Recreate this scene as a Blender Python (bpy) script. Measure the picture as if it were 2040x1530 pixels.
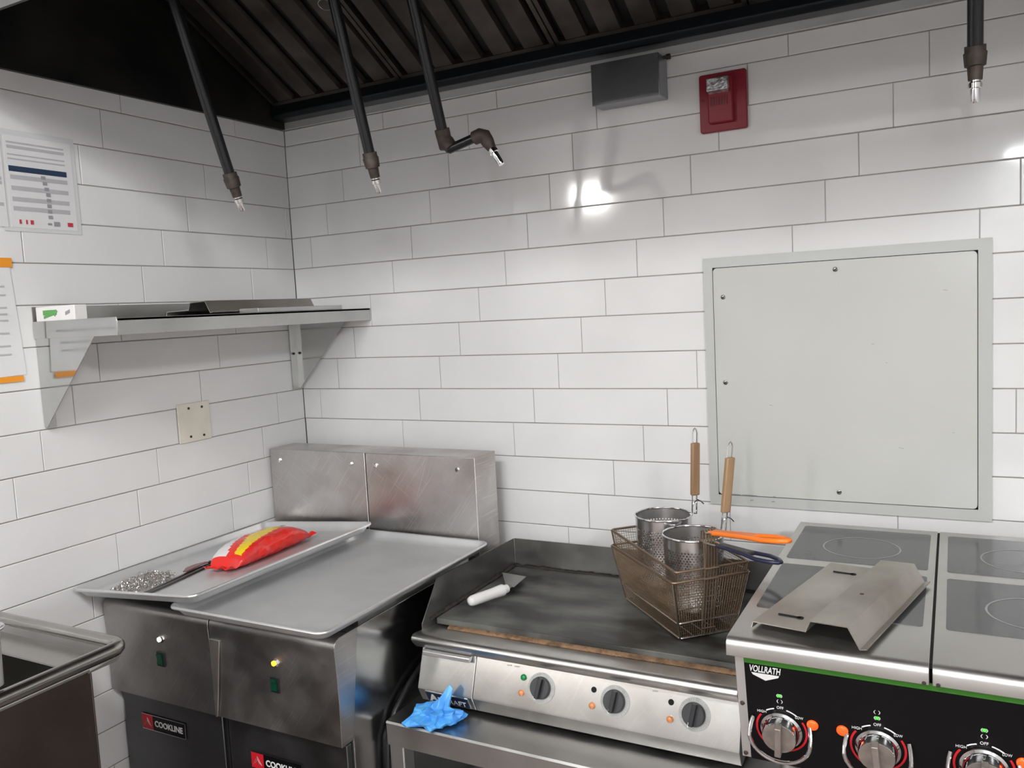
import bpy, bmesh, math, random
from mathutils import Vector, Matrix, noise
random.seed(7)
PI = math.pi
scene = bpy.context.scene
COL = scene.collection
for o in list(bpy.data.objects):
    bpy.data.objects.remove(o, do_unlink=True)

# ------------------------------------------------------------------ camera
cam_d = bpy.data.cameras.new('camera')
cam = bpy.data.objects.new('camera', cam_d)
COL.objects.link(cam)
cam_d.sensor_width = 36.0
cam_d.lens = 1654.8 / 2040 * 36.0
cam_d.clip_start = 0.02
yaw, pit, rol = .4913, -.0912, .0517
Rc = Matrix.Rotation(yaw, 3, 'Z') @ Matrix.Rotation(pit, 3, 'X') @ Matrix.Rotation(rol, 3, 'Y')
Rb = Matrix((Rc.col[0], Rc.col[2], -Rc.col[1])).transposed()
cam.matrix_world = Matrix.Translation((1.9718, -2.1659, .3404)) @ Rb.to_4x4()
scene.camera = cam

# ------------------------------------------------------------------ view, world, lights
vs = scene.view_settings
vs.view_transform = 'Standard'; vs.look = 'None'; vs.gamma = 1; vs.use_curve_mapping = False
vs.exposure = 1.12
w = bpy.data.worlds.new('world'); scene.world = w; w.use_nodes = True
w.node_tree.nodes['Background'].inputs[0].default_value = (.55, .6, .68, 1)
w.node_tree.nodes['Background'].inputs[1].default_value = 0.03

def area(name, loc, size, size_y, power, color, target=None, spread=PI):
    l = bpy.data.lights.new(name, 'AREA'); l.shape = 'RECTANGLE'; l.size = size; l.size_y = size_y
    l.energy = power; l.color = color; l.spread = spread
    o = bpy.data.objects.new(name, l); COL.objects.link(o); o.location = loc
    if target is not None:
        o.rotation_euler = (Vector(target) - Vector(loc)).to_track_quat('-Z', 'Y').to_euler()
    return o
area('ceiling_light_near', (1.2, -2.55, 1.49), 1.1, .3, 25, (1, .99, .985))
area('fill_light_far', (1.75, -4.0, 1.49), 2.2, 1.4, 13, (1, .99, .985))  # large unseen panel, added as soft ambient fill
area('ceiling_light_right', (2.6, -6.6, 1.47), .4, .4, 48, (.93, .97, 1))
area('fill_light_side', (3.6, -2.7, 1.48), .5, .4, 26, (1, .99, .985), (.3, -.6, 0))  # unseen fill lamp, added to brighten the left wall
area('ceiling_light_left', (-1.25, -5.7, 1.47), .32, .32, 30, (1, .97, .93), (.9, 0, 0))

# ------------------------------------------------------------------ materials
def new_mat(name):
    m = bpy.data.materials.new(name); m.use_nodes = True
    nt = m.node_tree; b = nt.nodes['Principled BSDF']
    return m, nt, b
def plain(name, col, rough=.5, metal=0., emit=0., coat=0., spec=.5, ecol=None, trans=0.):
    m, nt, b = new_mat(name)
    b.inputs['Base Color'].default_value = (*col, 1)
    b.inputs['Roughness'].default_value = rough
    b.inputs['Metallic'].default_value = metal
    b.inputs['Specular IOR Level'].default_value = spec
    b.inputs['Coat Weight'].default_value = coat
    if emit:
        b.inputs['Emission Color'].default_value = (*(ecol or col), 1)
        b.inputs['Emission Strength'].default_value = emit
    if trans: b.inputs['Transmission Weight'].default_value = trans
    return m
def nn(nt, t, **k):
    n = nt.nodes.new(t)
    for a, v in k.items(): setattr(n, a, v)
    return n
def steel(name, col=(.56, .56, .55), rough=.3, axis='x', smudge=.12, bump=.05, dirt=None, dirt_amt=.3, metal=1., scratch=0.):
    """brushed steel: streaks along one axis, smudges in the gloss"""
    m, nt, b = new_mat(name); L = nt.links
    tc = nn(nt, 'ShaderNodeTexCoord'); mp = nn(nt, 'ShaderNodeMapping')
    sc = {'x': (3, 130, 130), 'y': (130, 3, 130), 'z': (130, 130, 4)}[axis]
    mp.inputs['Scale'].default_value = sc
    L.new(tc.outputs['Object'], mp.inputs['Vector'])
    n1 = nn(nt, 'ShaderNodeTexNoise'); n1.inputs['Scale'].default_value = 1; n1.inputs['Detail'].default_value = 1.5
    L.new(mp.outputs[0], n1.inputs['Vector'])
    n2 = nn(nt, 'ShaderNodeTexNoise'); n2.inputs['Scale'].default_value = 9; n2.inputs['Detail'].default_value = 6
    L.new(tc.outputs['Object'], n2.inputs['Vector'])
    mr = nn(nt, 'ShaderNodeMapRange')
    mr.inputs[1].default_value = .3; mr.inputs[2].default_value = .7
    lo_, hi_ = (max(.29, rough - smudge), max(.34, rough + smudge)) if rough >= .27 else (max(.05, rough - smudge), min(.26, rough + smudge))
    mr.inputs[3].default_value = lo_; mr.inputs[4].default_value = hi_
    L.new(n2.outputs[0], mr.inputs[0]); L.new(mr.outputs[0], b.inputs['Roughness'])
    bp = nn(nt, 'ShaderNodeBump'); bp.inputs['Strength'].default_value = bump; bp.inputs['Distance'].default_value = .0006
    L.new(n1.outputs[0], bp.inputs['Height']); L.new(bp.outputs[0], b.inputs['Normal'])
    mx = nn(nt, 'ShaderNodeMix', data_type='RGBA')
    mx.inputs[6].default_value = (*col, 1)
    d = dirt or tuple(c * .72 for c in col)
    mx.inputs[7].default_value = (*d, 1)
    n3 = nn(nt, 'ShaderNodeTexNoise'); n3.inputs['Scale'].default_value = 5; n3.inputs['Detail'].default_value = 8
    n3.inputs['Roughness'].default_value = .5
    L.new(tc.outputs['Object'], n3.inputs['Vector'])
    m2 = nn(nt, 'ShaderNodeMapRange'); m2.inputs[1].default_value = .42; m2.inputs[2].default_value = .72
    m2.inputs[3].default_value = 0; m2.inputs[4].default_value = dirt_amt * 2
    L.new(n3.outputs[0], m2.inputs[0]); L.new(m2.outputs[0], mx.inputs[0])
    if scratch:
        last = mx.outputs[2]
        for rot, th in ((.9, .60), (-.6, .63), (1.2, .64)):
            mp2 = nn(nt, 'ShaderNodeMapping'); mp2.inputs['Scale'].default_value = (6, 6, 240)
            mp0 = nn(nt, 'ShaderNodeMapping'); mp0.inputs['Rotation'].default_value = (0, rot, 0)
            L.new(tc.outputs['Object'], mp0.inputs['Vector']); L.new(mp0.outputs[0], mp2.inputs['Vector'])
            ns = nn(nt, 'ShaderNodeTexNoise'); ns.inputs['Scale'].default_value = 1; ns.inputs['Detail'].default_value = 2
            L.new(mp2.outputs[0], ns.inputs['Vector'])
            ms = nn(nt, 'ShaderNodeMapRange'); ms.inputs[1].default_value = th; ms.inputs[2].default_value = th + .06; ms.inputs[4].default_value = scratch
            L.new(ns.outputs[0], ms.inputs[0])
            m4 = nn(nt, 'ShaderNodeMix', data_type='RGBA'); m4.inputs[7].default_value = (.8, .79, .77, 1)
            L.new(ms.outputs[0], m4.inputs[0]); L.new(last, m4.inputs[6]); last = m4.outputs[2]
        L.new(last, b.inputs['Base Color'])
    else: L.new(mx.outputs[2], b.inputs['Base Color'])
    b.inputs['Metallic'].default_value = metal
    return m
def noisy(name, c1, c2, scale=8, rough=.5, metal=0., bump=0., lo=.35, hi=.65, detail=8, r2=None, stretch=(1, 1, 1), bscale=None, bdist=.003):
    m, nt, b = new_mat(name); L = nt.links
    tc = nn(nt, 'ShaderNodeTexCoord'); mp = nn(nt, 'ShaderNodeMapping'); mp.inputs['Scale'].default_value = stretch
    L.new(tc.outputs['Object'], mp.inputs['Vector'])
    n = nn(nt, 'ShaderNodeTexNoise'); n.inputs['Scale'].default_value = scale; n.inputs['Detail'].default_value = detail
    L.new(mp.outputs[0], n.inputs['Vector'])
    mr = nn(nt, 'ShaderNodeMapRange'); mr.inputs[1].default_value = lo; mr.inputs[2].default_value = hi
    L.new(n.outputs[0], mr.inputs[0])
    mx = nn(nt, 'ShaderNodeMix', data_type='RGBA'); mx.inputs[6].default_value = (*c1, 1); mx.inputs[7].default_value = (*c2, 1)
    L.new(mr.outputs[0], mx.inputs[0]); L.new(mx.outputs[2], b.inputs['Base Color'])
    b.inputs['Metallic'].default_value = metal; b.inputs['Roughness'].default_value = rough
    if r2 is not None:
        m3 = nn(nt, 'ShaderNodeMapRange'); m3.inputs[3].default_value = rough; m3.inputs[4].default_value = r2
        L.new(mr.outputs[0], m3.inputs[0]); L.new(m3.outputs[0], b.inputs['Roughness'])
    if bump:
        nb = nn(nt, 'ShaderNodeTexNoise'); nb.inputs['Scale'].default_value = bscale or scale * 2; nb.inputs['Detail'].default_value = 6
        L.new(mp.outputs[0], nb.inputs['Vector'])
        bp = nn(nt, 'ShaderNodeBump'); bp.inputs['Strength'].default_value = bump; bp.inputs['Distance'].default_value = bdist
        L.new(nb.outputs[0], bp.inputs['Height']); L.new(bp.outputs[0], b.inputs['Normal'])
    return m

M = {}
M['tile'] = noisy('glazed_tile', (.77, .77, .77), (.72, .72, .72), 3, .05, bump=.035, bscale=14, bdist=.002, r2=.09)
M['tile'].node_tree.nodes['Principled BSDF'].inputs['Specular IOR Level'].default_value = .28
M['grout'] = noisy('grout', (.22, .20, .19), (.33, .31, .29), 12, .9)
M['paint'] = noisy('wall_paint', (.8, .8, .79), (.74, .74, .73), 2, .7)
M['ceil'] = plain('ceiling_panel', (.82, .82, .81), .8)
M['floor'] = noisy('quarry_tile', (.26, .21, .19), (.19, .155, .14), 6, .55)
M['steel'] = steel('brushed_steel')
M['steel_y'] = steel('brushed_steel_deep', axis='y')
M['steel_z'] = steel('brushed_steel_upright', axis='z')
M['splash'] = steel('scuffed_steel', (.60, .585, .575), .33, 'x', .14, .06, (.40, .35, .32), .5, scratch=.3)
M['fryer'] = steel('dull_fryer_steel', (.45, .44, .43), .38, 'x', .12, .05, (.20, .195, .19), .35, scratch=.12)
M['fryer_side'] = steel('fryer_side_steel', (.42, .43, .43), .24, 'z', .08, .03, (.3, .3, .3), .3)
M['darksteel'] = steel('dark_door_steel', (.16, .16, .165), .4, 'x', .1, .03)
M['grid_steel'] = steel('griddle_steel', (.62, .61, .59), .30, 'x', .10, .05, (.45, .43, .40), .3, scratch=.12)
M['shield'] = steel('greasy_shield_steel', (.36, .355, .345), .36, 'y', .1, .04, (.2, .19, .18), .5)
M['hobtop'] = steel('hob_steel', (.60, .59, .57), .40, 'x', .06, .03, (.52, .51, .49), .2)
M['alu'] = steel('sheet_pan_aluminium', (.66, .665, .67), .42, 'y', .1, .015, (.52, .53, .54), .4, .55)
M['alurim'] = steel('pan_rim_aluminium', (.74, .74, .74), .32, 'y', .06, .01, metal=.8)
M['alu_dark'] = steel('worn_steel_sheet', (.52, .50, .46), .45, 'y', .1, .05, (.34, .31, .27), .5)
M['sink'] = steel('sink_steel', (.46, .45, .43), .25, 'x', .08, .02, (.34, .32, .30), .3)
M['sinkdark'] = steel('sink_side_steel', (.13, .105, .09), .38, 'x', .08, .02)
M['chrome'] = plain('chrome', (.75, .75, .76), .08, 1)
M['mirror'] = steel('polished_bracket', (.60, .61, .60), .12, 'z', .05, .01, (.5, .5, .48), .3)
M['hood'] = noisy('grimy_hood_metal', (.012, .012, .013), (.03, .028, .025), 5, .38, .6, r2=.55)
M['baffle'] = noisy('greasy_baffle', (.10, .085, .075), (.05, .042, .038), 7, .34, .8, r2=.5)
M['gutter'] = plain('gutter_dark', (.018, .022, .026), .32, .7)
M['pipe'] = plain('black_pipe', (.010, .011, .013), .24, 0, spec=.4)
M['fitting'] = noisy('rusty_fitting', (.035, .028, .024), (.07, .05, .04), 60, .6, .3, bump=.3)
M['plate'] = noisy('seasoned_griddle', (.022, .022, .021), (.19, .195, .18), 5.5, .40, .25, r2=.66, stretch=(1, 2.0, 1), lo=.40, hi=.72, bump=.05)
M['crust'] = noisy('baked_crust', (.24, .145, .08), (.06, .032, .018), 45, .85, bump=1., bscale=120, lo=.45, hi=.75)
M['soot'] = noisy('burnt_edge', (.012, .01, .01), (.04, .03, .025), 30, .7, bump=.6)
M['black'] = plain('black_plastic', (.015, .015, .017), .35)
M['panelblack'] = plain('black_panel', (.004, .004, .005), .28, spec=.2)
M['green'] = plain('green_stripe', (.045, .22, .02), .5)
M['knobface'] = noisy('knob_face', (.34, .29, .26), (.24, .21, .19), 50, .42, .5)
M['red'] = plain('red_print', (.55, .01, .02), .4)
M['white'] = plain('white_print', (.75, .75, .75), .5)
M['whiteplastic'] = plain('white_plastic', (.78, .77, .76), .35)
M['greenled'] = plain('lit_green_led', (.10, .7, .08), .3, emit=.25, ecol=(.08, .6, .06))
M['greenlamp'] = plain('green_lamp', (.0, .22, .05), .15, coat=.5)
M['darkgreen'] = plain('dark_green_rocker', (.003, .045, .022), .25)
M['orangelamp'] = plain('lit_orange_lamp', (.9, .10, .01), .2, emit=.25, ecol=(1, .10, .01), coat=.6)
M['amber'] = plain('amber_lamp', (.65, .24, .08), .15, coat=.6)
M['amberlit'] = plain('lit_amber_lamp', (.9, .35, .02), .3, emit=1.1, ecol=(1, .42, .03))
M['whitelit'] = plain('lit_white_lamp', (.9, .85, .65), .3, emit=.6)
M['glass'] = noisy('ceramic_glass', (.075, .08, .082), (.09, .095, .097), 3, .10, r2=.16)
M['ring'] = plain('printed_ring', (.30, .30, .30), .3)
M['navy'] = plain('navy_badge', (.012, .02, .05), .35)
M['dialsilver'] = noisy('dial_silver', (.42, .43, .42), (.34, .35, .34), 90, .4, .4)
M['knobblack'] = plain('knob_black', (.035, .037, .042), .38)
M['doorwhite'] = noisy('painted_panel', (.56, .57, .545), (.535, .545, .525), 2.5, .22, bump=.06, bscale=5)
M['framewhite'] = plain('painted_frame', (.49, .505, .49), .4)
M['cream'] = noisy('cream_plate', (.76, .72, .63), (.70, .66, .56), 12, .4)
M['alarmred'] = plain('alarm_red', (.22, .006, .018), .35)
M['alarmdark'] = plain('alarm_dark_red', (.12, .004, .01), .4)
M['lens'] = noisy('strobe_lens', (.8, .8, .8), (.25, .25, .27), 60, .08, .6, bump=.8)
M['box'] = steel('grey_box_steel', (.34, .35, .37), .3, 'x', .06, .02)
M['paper'] = plain('paper', (.72, .72, .73), .6)
M['sleeve'] = plain('plastic_sleeve', (.66, .67, .68), .2)
M['ink'] = plain('grey_ink', (.30, .30, .32), .7)
M['inklight'] = plain('pale_ink', (.46, .46, .48), .7)
M['inknavy'] = plain('navy_ink', (.02, .04, .09), .6)
M['inkred'] = plain('red_ink', (.55, .04, .07), .6)
M['tape'] = plain('orange_tape', (.80, .30, .02), .5)
M['wood'] = noisy('handle_wood', (.42, .27, .15), (.27, .16, .085), 30, .6, stretch=(1, 1, .15), bump=.1)
M['orange'] = plain('orange_coating', (.95, .22, .02), .35)
M['greycoat'] = plain('grey_coating', (.05, .055, .055), .45)
M['bluecoat'] = plain('dark_blue_coating', (.02, .025, .06), .3)
M['wire'] = plain('browned_wire', (.24, .17, .115), .40, .8)
M['wirebright'] = plain('bright_wire', (.62, .58, .52), .25, 1)
M['hanger'] = plain('hanger_wire', (.42, .33, .25), .32, .9)
M['scrub'] = plain('scrubber_steel', (.60, .57, .54), .22, 1)
M['redbag'] = noisy('red_film', (.78, .02, .012), (.62, .05, .05), 14, .16, bump=.6, bscale=28, bdist=.006, lo=.5, hi=.72)
M['yellow'] = plain('yellow_film', (.85, .62, .01), .25)
M['whitefilm'] = plain('white_film', (.72, .70, .71), .3)
M['maroon'] = plain('maroon_reflection', (.16, .01, .015), .25)  # red reflection of the bag put into the tongs head's colour
M['cyan'] = noisy('blue_nitrile', (.10, .42, .85), (.05, .26, .72), 25, .38, bump=.25)
M['hollow'] = plain('dark_opening', (.006, .006, .006), .9)
M['greenink'] = plain('green_ink', (.12, .35, .10), .6)
# perforated sheet: rows of open holes
def perforated():
    m, nt, b = new_mat('perforated_steel'); L = nt.links
    b.inputs['Base Color'].default_value = (.74, .74, .74, 1); b.inputs['Metallic'].default_value = 1; b.inputs['Roughness'].default_value = .24
    uv = nn(nt, 'ShaderNodeUVMap'); sp = nn(nt, 'ShaderNodeSeparateXYZ'); L.new(uv.outputs[0], sp.inputs[0])
    def math_(op, a, bb=None):
        n = nn(nt, 'ShaderNodeMath', operation=op)
        for i, v in enumerate((a, bb)):
            if v is None: continue
            if isinstance(v, (int, float)): n.inputs[i].default_value = v
            else: L.new(v, n.inputs[i])
        return n.outputs[0]
    P = .0074; Q = .0058
    row = math_('FLOOR', math_('DIVIDE', sp.outputs[1], Q))
    odd = math_('MULTIPLY', math_('MODULO', row, 2), .5)
    fx = math_('SUBTRACT', math_('FRACT', math_('ADD', math_('DIVIDE', sp.outputs[0], P), odd)), .5)
    fy = math_('SUBTRACT', math_('FRACT', math_('DIVIDE', sp.outputs[1], Q)), .5)
    dx = math_('MULTIPLY', fx, P); dy = math_('MULTIPLY', fy, Q)
    d = math_('SQRT', math_('ADD', math_('MULTIPLY', dx, dx), math_('MULTIPLY', dy, dy)))
    hole = math_('LESS_THAN', d, .0021)
    band = math_('MULTIPLY', math_('GREATER_THAN', sp.outputs[1], .008), math_('LESS_THAN', sp.outputs[1], .140))
    f = math_('MULTIPLY', hole, band)
    tr = nn(nt, 'ShaderNodeBsdfTransparent'); mx = nn(nt, 'ShaderNodeMixShader')
    L.new(f, mx.inputs[0]); L.new(b.outputs[0], mx.inputs[1]); L.new(tr.outputs[0], mx.inputs[2])
    L.new(mx.outputs[0], nt.nodes['Material Output'].inputs[0])
    return m
M['perf'] = perforated()
M['screwgrey'] = plain('screw_grey', (.22, .22, .22), .3, 1)

# ------------------------------------------------------------------ mesh helpers
class MB:
    def __init__(s): s.v = []; s.f = []; s.mi = []; s.cur = 0
    def add(s, vs_, fs_):
        k = len(s.v); s.v += [tuple(p) for p in vs_]
        for f in fs_: s.f.append(tuple(k + i for i in f)); s.mi.append(s.cur)
        return s
    def box(s, x0, x1, y0, y1, z0, z1):
        return s.add([(x0, y0, z0), (x1, y0, z0), (x1, y1, z0), (x0, y1, z0), (x0, y0, z1), (x1, y0, z1), (x1, y1, z1), (x0, y1, z1)],
                     [(0, 3, 2, 1), (4, 5, 6, 7), (0, 1, 5, 4), (1, 2, 6, 5), (2, 3, 7, 6), (3, 0, 4, 7)])
    def obox(s, c, ax, ay, az, hx, hy, hz):
        """oriented box"""
        c = Vector(c); ax, ay, az = Vector(ax).normalized(), Vector(ay).normalized(), Vector(az).normalized()
        vs_ = [c + ax * hx * i + ay * hy * j + az * hz * k for k in (-1, 1) for i, j in ((-1, -1), (1, -1), (1, 1), (-1, 1))]
        return s.add(vs_, [(0, 3, 2, 1), (4, 5, 6, 7), (0, 1, 5, 4), (1, 2, 6, 5), (2, 3, 7, 6), (3, 0, 4, 7)])
    def prism(s, poly, a0, a1, axis='x'):
        """polygon (two coords) pushed along axis; x: (y,z) y: (x,z) z: (x,y)"""
        def P(a, p): return {'x': (a, p[0], p[1]), 'y': (p[0], a, p[1]), 'z': (p[0], p[1], a)}[axis]
        n = len(poly)
        return s.add([P(a0, p) for p in poly] + [P(a1, p) for p in poly],
                     [tuple(range(n))[::-1], tuple(range(n, 2 * n))] + [(i, (i + 1) % n, n + (i + 1) % n, n + i) for i in range(n)])
    def tube(s, pts, r, n=8, closed=False, caps=True):
        pts = [Vector(p) for p in pts]; m = len(pts); rs = r if isinstance(r, (list, tuple)) else [r] * m
        rings = []; prev = None
        for i, p in enumerate(pts):
            if closed: t = (pts[(i + 1) % m] - pts[i - 1])
            else: t = pts[min(i + 1, m - 1)] - pts[max(i - 1, 0)]
            t.normalize()
            if prev is None:
                a = Vector((0, 0, 1)) if abs(t.z) < .9 else Vector((1, 0, 0))
                u = t.cross(a).normalized()
            else: u = (prev - t * prev.dot(t)).normalized()
            prev = u; vv = t.cross(u)
            rings.append([p + (u * math.cos(2 * PI * k / n) + vv * math.sin(2 * PI * k / n)) * rs[i] for k in range(n)])
        vs_ = [q for rg in rings for q in rg]; fs_ = []
        for i in range(m if closed else m - 1):
            j = (i + 1) % m
            for k in range(n): fs_.append((i * n + k, i * n + (k + 1) % n, j * n + (k + 1) % n, j * n + k))
        if caps and not closed: fs_ += [tuple(range(n))[::-1], tuple((m - 1) * n + k for k in range(n))]
        return s.add(vs_, fs_)
    def cyl(s, a, b, r, n=24, r2=None): return s.tube([a, b], [r, r if r2 is None else r2], n)
    def rings(s, rs, cap0=False, cap1=False):
        n = len(rs[0]); vs_ = [q for rg in rs for q in rg]
        fs_ = [(i * n + k, i * n + (k + 1) % n, (i + 1) * n + (k + 1) % n, (i + 1) * n + k) for i in range(len(rs) - 1) for k in range(n)]
        if cap0: fs_.append(tuple(range(n))[::-1])
        if cap1: fs_.append(tuple((len(rs) - 1) * n + k for k in range(n)))
        return s.add(vs_, fs_)
    def build(s, name, mat, parent=None, bevel=0, smooth=35, solid=0, seg=2, xf=None):
        me = bpy.data.meshes.new(name); me.from_pydata(s.v, [], s.f)
        mats = mat if isinstance(mat, (list, tuple)) else [mat]
        for m in mats: me.materials.append(m)
        if len(mats) > 1: me.polygons.foreach_set('material_index', s.mi)
        bm = bmesh.new(); bm.from_mesh(me)
        bmesh.ops.recalc_face_normals(bm, faces=bm.faces); bm.to_mesh(me); bm.free()
        if xf is not None: me.transform(xf)
        if smooth:
            me.polygons.foreach_set('use_smooth', [True] * len(me.polygons)); me.set_sharp_from_angle(angle=math.radians(smooth))
        me.update()
        o = bpy.data.objects.new(name, me); COL.objects.link(o)
        if solid:
            md = o.modifiers.new('solid', 'SOLIDIFY'); md.thickness = solid; md.offset = 0
        if bevel:
            md = o.modifiers.new('bevel', 'BEVEL'); md.width = bevel; md.segments = seg; md.limit_method = 'ANGLE'; md.angle_limit = math.radians(40)
            md.harden_normals = False
        if parent is not None: attach(o, parent)
        return o
def attach(o, parent):
    o.parent = parent
    q = parent; T = Matrix.Identity(4); chain = []
    while q is not None: chain.append(q); q = q.parent
    # world matrix of the parent: roots only carry a location, parts carry none
    o.matrix_parent_inverse = Matrix.Translation(-chain[-1].location)
    if len(chain) > 1: o.matrix_parent_inverse = Matrix.Identity(4)
def thing(name, label, cat, loc, group=None):
    o = bpy.data.objects.new(name, None); COL.objects.link(o); o.location = loc; o.empty_display_size = .05
    o['label'] = label; o['category'] = cat
    if group: o['group'] = group
    return o
def tag(o, label, cat, group=None):
    o['label'] = label; o['category'] = cat
    if group: o['group'] = group
    return o
def struct(o): o['kind'] = 'structure'; return o
def rrect(w_, d_, r, n=6, cx=0, cy=0):
    pts = []
    for q, (sx, sy) in enumerate(((1, 1), (-1, 1), (-1, -1), (1, -1))):
        for k in range(n + 1):
            a = PI / 2 * q + PI / 2 * k / n
            pts.append((cx + sx * (w_ / 2 - r) + r * math.cos(a), cy + sy * (d_ / 2 - r) + r * math.sin(a)))
    return pts
XB = (Vector((1, 0, 0)), Vector((0, 0, 1)), Vector((0, -1, 0)))      # facing the room from the back wall
def frame_m(o, right, up, nrm):
    m = Matrix((Vector(right).normalized(), Vector(up).normalized(), Vector(nrm).normalized())).transposed().to_4x4()
    return Matrix.Translation(Vector(o)) @ m
def lettering(txt, name, origin, basis, width, height, mat, parent, depth=.0004, bold=0., align=True, shear=0.):
    """real letter shapes laid flat on a surface; origin is the lower left corner"""
    cu = bpy.data.curves.new('txt', 'FONT'); cu.body = txt; cu.size = 1; cu.offset = bold; cu.shear = shear
    cu.extrude = .01; cu.resolution_u = 3
    to = bpy.data.objects.new('txt', cu); COL.objects.link(to)
    dg = bpy.context.evaluated_depsgraph_get(); me = bpy.data.meshes.new_from_object(to.evaluated_get(dg))
    bpy.data.objects.remove(to, do_unlink=True)
    xs = [v.co.x for v in me.vertices]; ys = [v.co.y for v in me.vertices]
    x0, x1, y0, y1 = min(xs), max(xs), min(ys), max(ys)
    for v in me.vertices:
        v.co.x = (v.co.x - x0) / (x1 - x0) * width; v.co.y = (v.co.y - y0) / (y1 - y0) * height
        v.co.z = (v.co.z + .01) / .02 * depth
    me.transform(frame_m(origin, *basis)); me.materials.clear(); me.materials.append(mat); me.name = name
    o = bpy.data.objects.new(name, me); COL.objects.link(o)
    if parent is not None: attach(o, parent)
    return o
def disc(mb, c, n, r, h, seg=24, r2=None):
    c = Vector(c); n = Vector(n).normalized(); return mb.cyl(c, c + n * h, r, seg, r2)

# ================================================================== SETTING
FZ = -1.25; CZ = 1.5
struct(MB().box(-2.7, 4.3, -7.0, .12, FZ - .1, FZ).build('floor', M['floor'], smooth=0))
struct(MB().box(-2.7, 4.3, -7.0, .12, CZ, CZ + .1).build('ceiling', M['ceil'], smooth=0))
struct(MB().box(4.2, 4.3, -7.0, 0, FZ, CZ).build('wall_right', M['paint'], smooth=0))
struct(MB().box(-2.7, 4.3, -7.1, -7.0, FZ, CZ).build('wall_rear', M['paint'], smooth=0))
struct(MB().box(-2.8, -2.7, -7.0, .12, FZ, CZ).build('wall_far_left', M['paint'], smooth=0))
TH = .1016; TL = .4044; GAP = .0011; DEP = .0055; TOP = .966
def tiled(name, along0, along1, offs, fn, jmin=-13, jmax=9):
    """one wall of glazed tiles: grout slab behind, every tile a shallow pillowed slab"""
    mb = MB(); mb.cur = 0
    fn_box = lambda a0, a1, z0, z1, d0, d1: [fn(a, d, z) for d, ins in ((d0, 0), (d1 + .0012, 0), (d1, .0014)) for a, z in
                                             ((a0 + ins, z0 + ins), (a1 - ins, z0 + ins), (a1 - ins, z1 - ins), (a0 + ins, z1 - ins))]
    q = [fn(a, d, z) for d in (DEP - .0035, .12) for a, z in ((along0, FZ), (along1, FZ), (along1, CZ), (along0, CZ))]
    mb.add(q, [(0, 1, 2, 3), (7, 6, 5, 4), (0, 4, 5, 1), (1, 5, 6, 2), (2, 6, 7, 3), (3, 7, 4, 0)])
    mb.cur = 1
    for j in range(jmin, jmax + 1):
        z0 = max(j * TH, FZ) + GAP; z1 = min((j + 1) * TH, TOP) - GAP
        off = offs(j) % TL - TL
        a = off
        while a < along1:
            a0 = max(a, along0) + GAP * .6; a1 = min(a + TL, along1) - GAP * .6; a += TL
            if a1 - a0 < .012: continue
            t = random.uniform(-.0004, .0004)
            vs_ = fn_box(a0, a1, z0, z1, DEP - .004, t)
            mb.add(vs_, [(0, 1, 5, 4), (1, 2, 6, 5), (2, 3, 7, 6), (3, 0, 4, 7), (4, 5, 9, 8), (5, 6, 10, 9), (6, 7, 11, 10), (7, 4, 8, 11), (8, 9, 10, 11)])
    o = mb.build(name, [M['grout'], M['tile']], smooth=0)
    return struct(o)
BO = {-3: -.1711, -2: -.09, -1: .0013, 0: .073, 1: .1569, 2: .2342, 3: .3103, 4: .406, 5: .4842, 6: .561, 7: .6362, 8: .7114, 9: .81}
LO = {-3: .7572, -2: .6804, -1: .607, 0: .5293, 1: .4349, 2: .3546, 3: .28, 4: .1966, 5: .1206, 6: .0251, 7: -.0509, 8: -.1236, 9: -.1236 + .34}
tiled('wall_back', 0, 4.2, lambda j: BO.get(j, .073 + .078 * j), lambda a, d, z: (a, d, z))
tiled('wall_left', 0, 2.4, lambda j: LO.get(j, .5293 - .078 * j), lambda a, d, z: (-d, -a, z))

# ================================================================== EXTRACTION HOOD
HF = -1.163
hood = thing('extraction_hood', 'large dark stainless extraction hood over the cooking line, seen from below', 'hood', (1.6, -.6, .955))
MB().prism([(HF, .955), (HF, CZ - .005), (HF - .03, CZ - .005), (HF - .03, .955)], .004, 3.4).build('front_panel', M['steel'], hood)
MB().box(.004, 3.4, HF, HF + .012, .958, CZ - .005).build('front_lining', M['hood'], hood)
MB().prism([(HF, .956), (-.012, .966), (-.012, CZ - .005), (HF, CZ - .005)], .003, .016).build('end_panel', M['hood'], hood)
MB().box(3.385, 3.4, HF, -.003, .965, CZ - .005).build('end_panel', M['hood'], hood)
MB().box(.017, 3.385, HF + .012, -.003, CZ - .03, CZ - .006).build('top_panel', M['hood'], hood)
MB().box(.017, 3.385, -.016, -.003, 1.0, CZ - .03).build('back_panel', M['hood'], hood)
g = MB(); g.prism([(-.012, .987), (-.060, .987), (-.075, 1.0), (-.075, 1.030), (-.068, 1.030), (-.066, 1.004), (-.02, 1.0), (-.012, 1.0)], .017, 3.385)
g.build('grease_gutter', M['gutter'], hood, bevel=.003)
MB().box(.0, 3.385, -.011, -.0015, .966, .999).build('wall_flashing', M['alu'], hood, bevel=.001)
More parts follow.
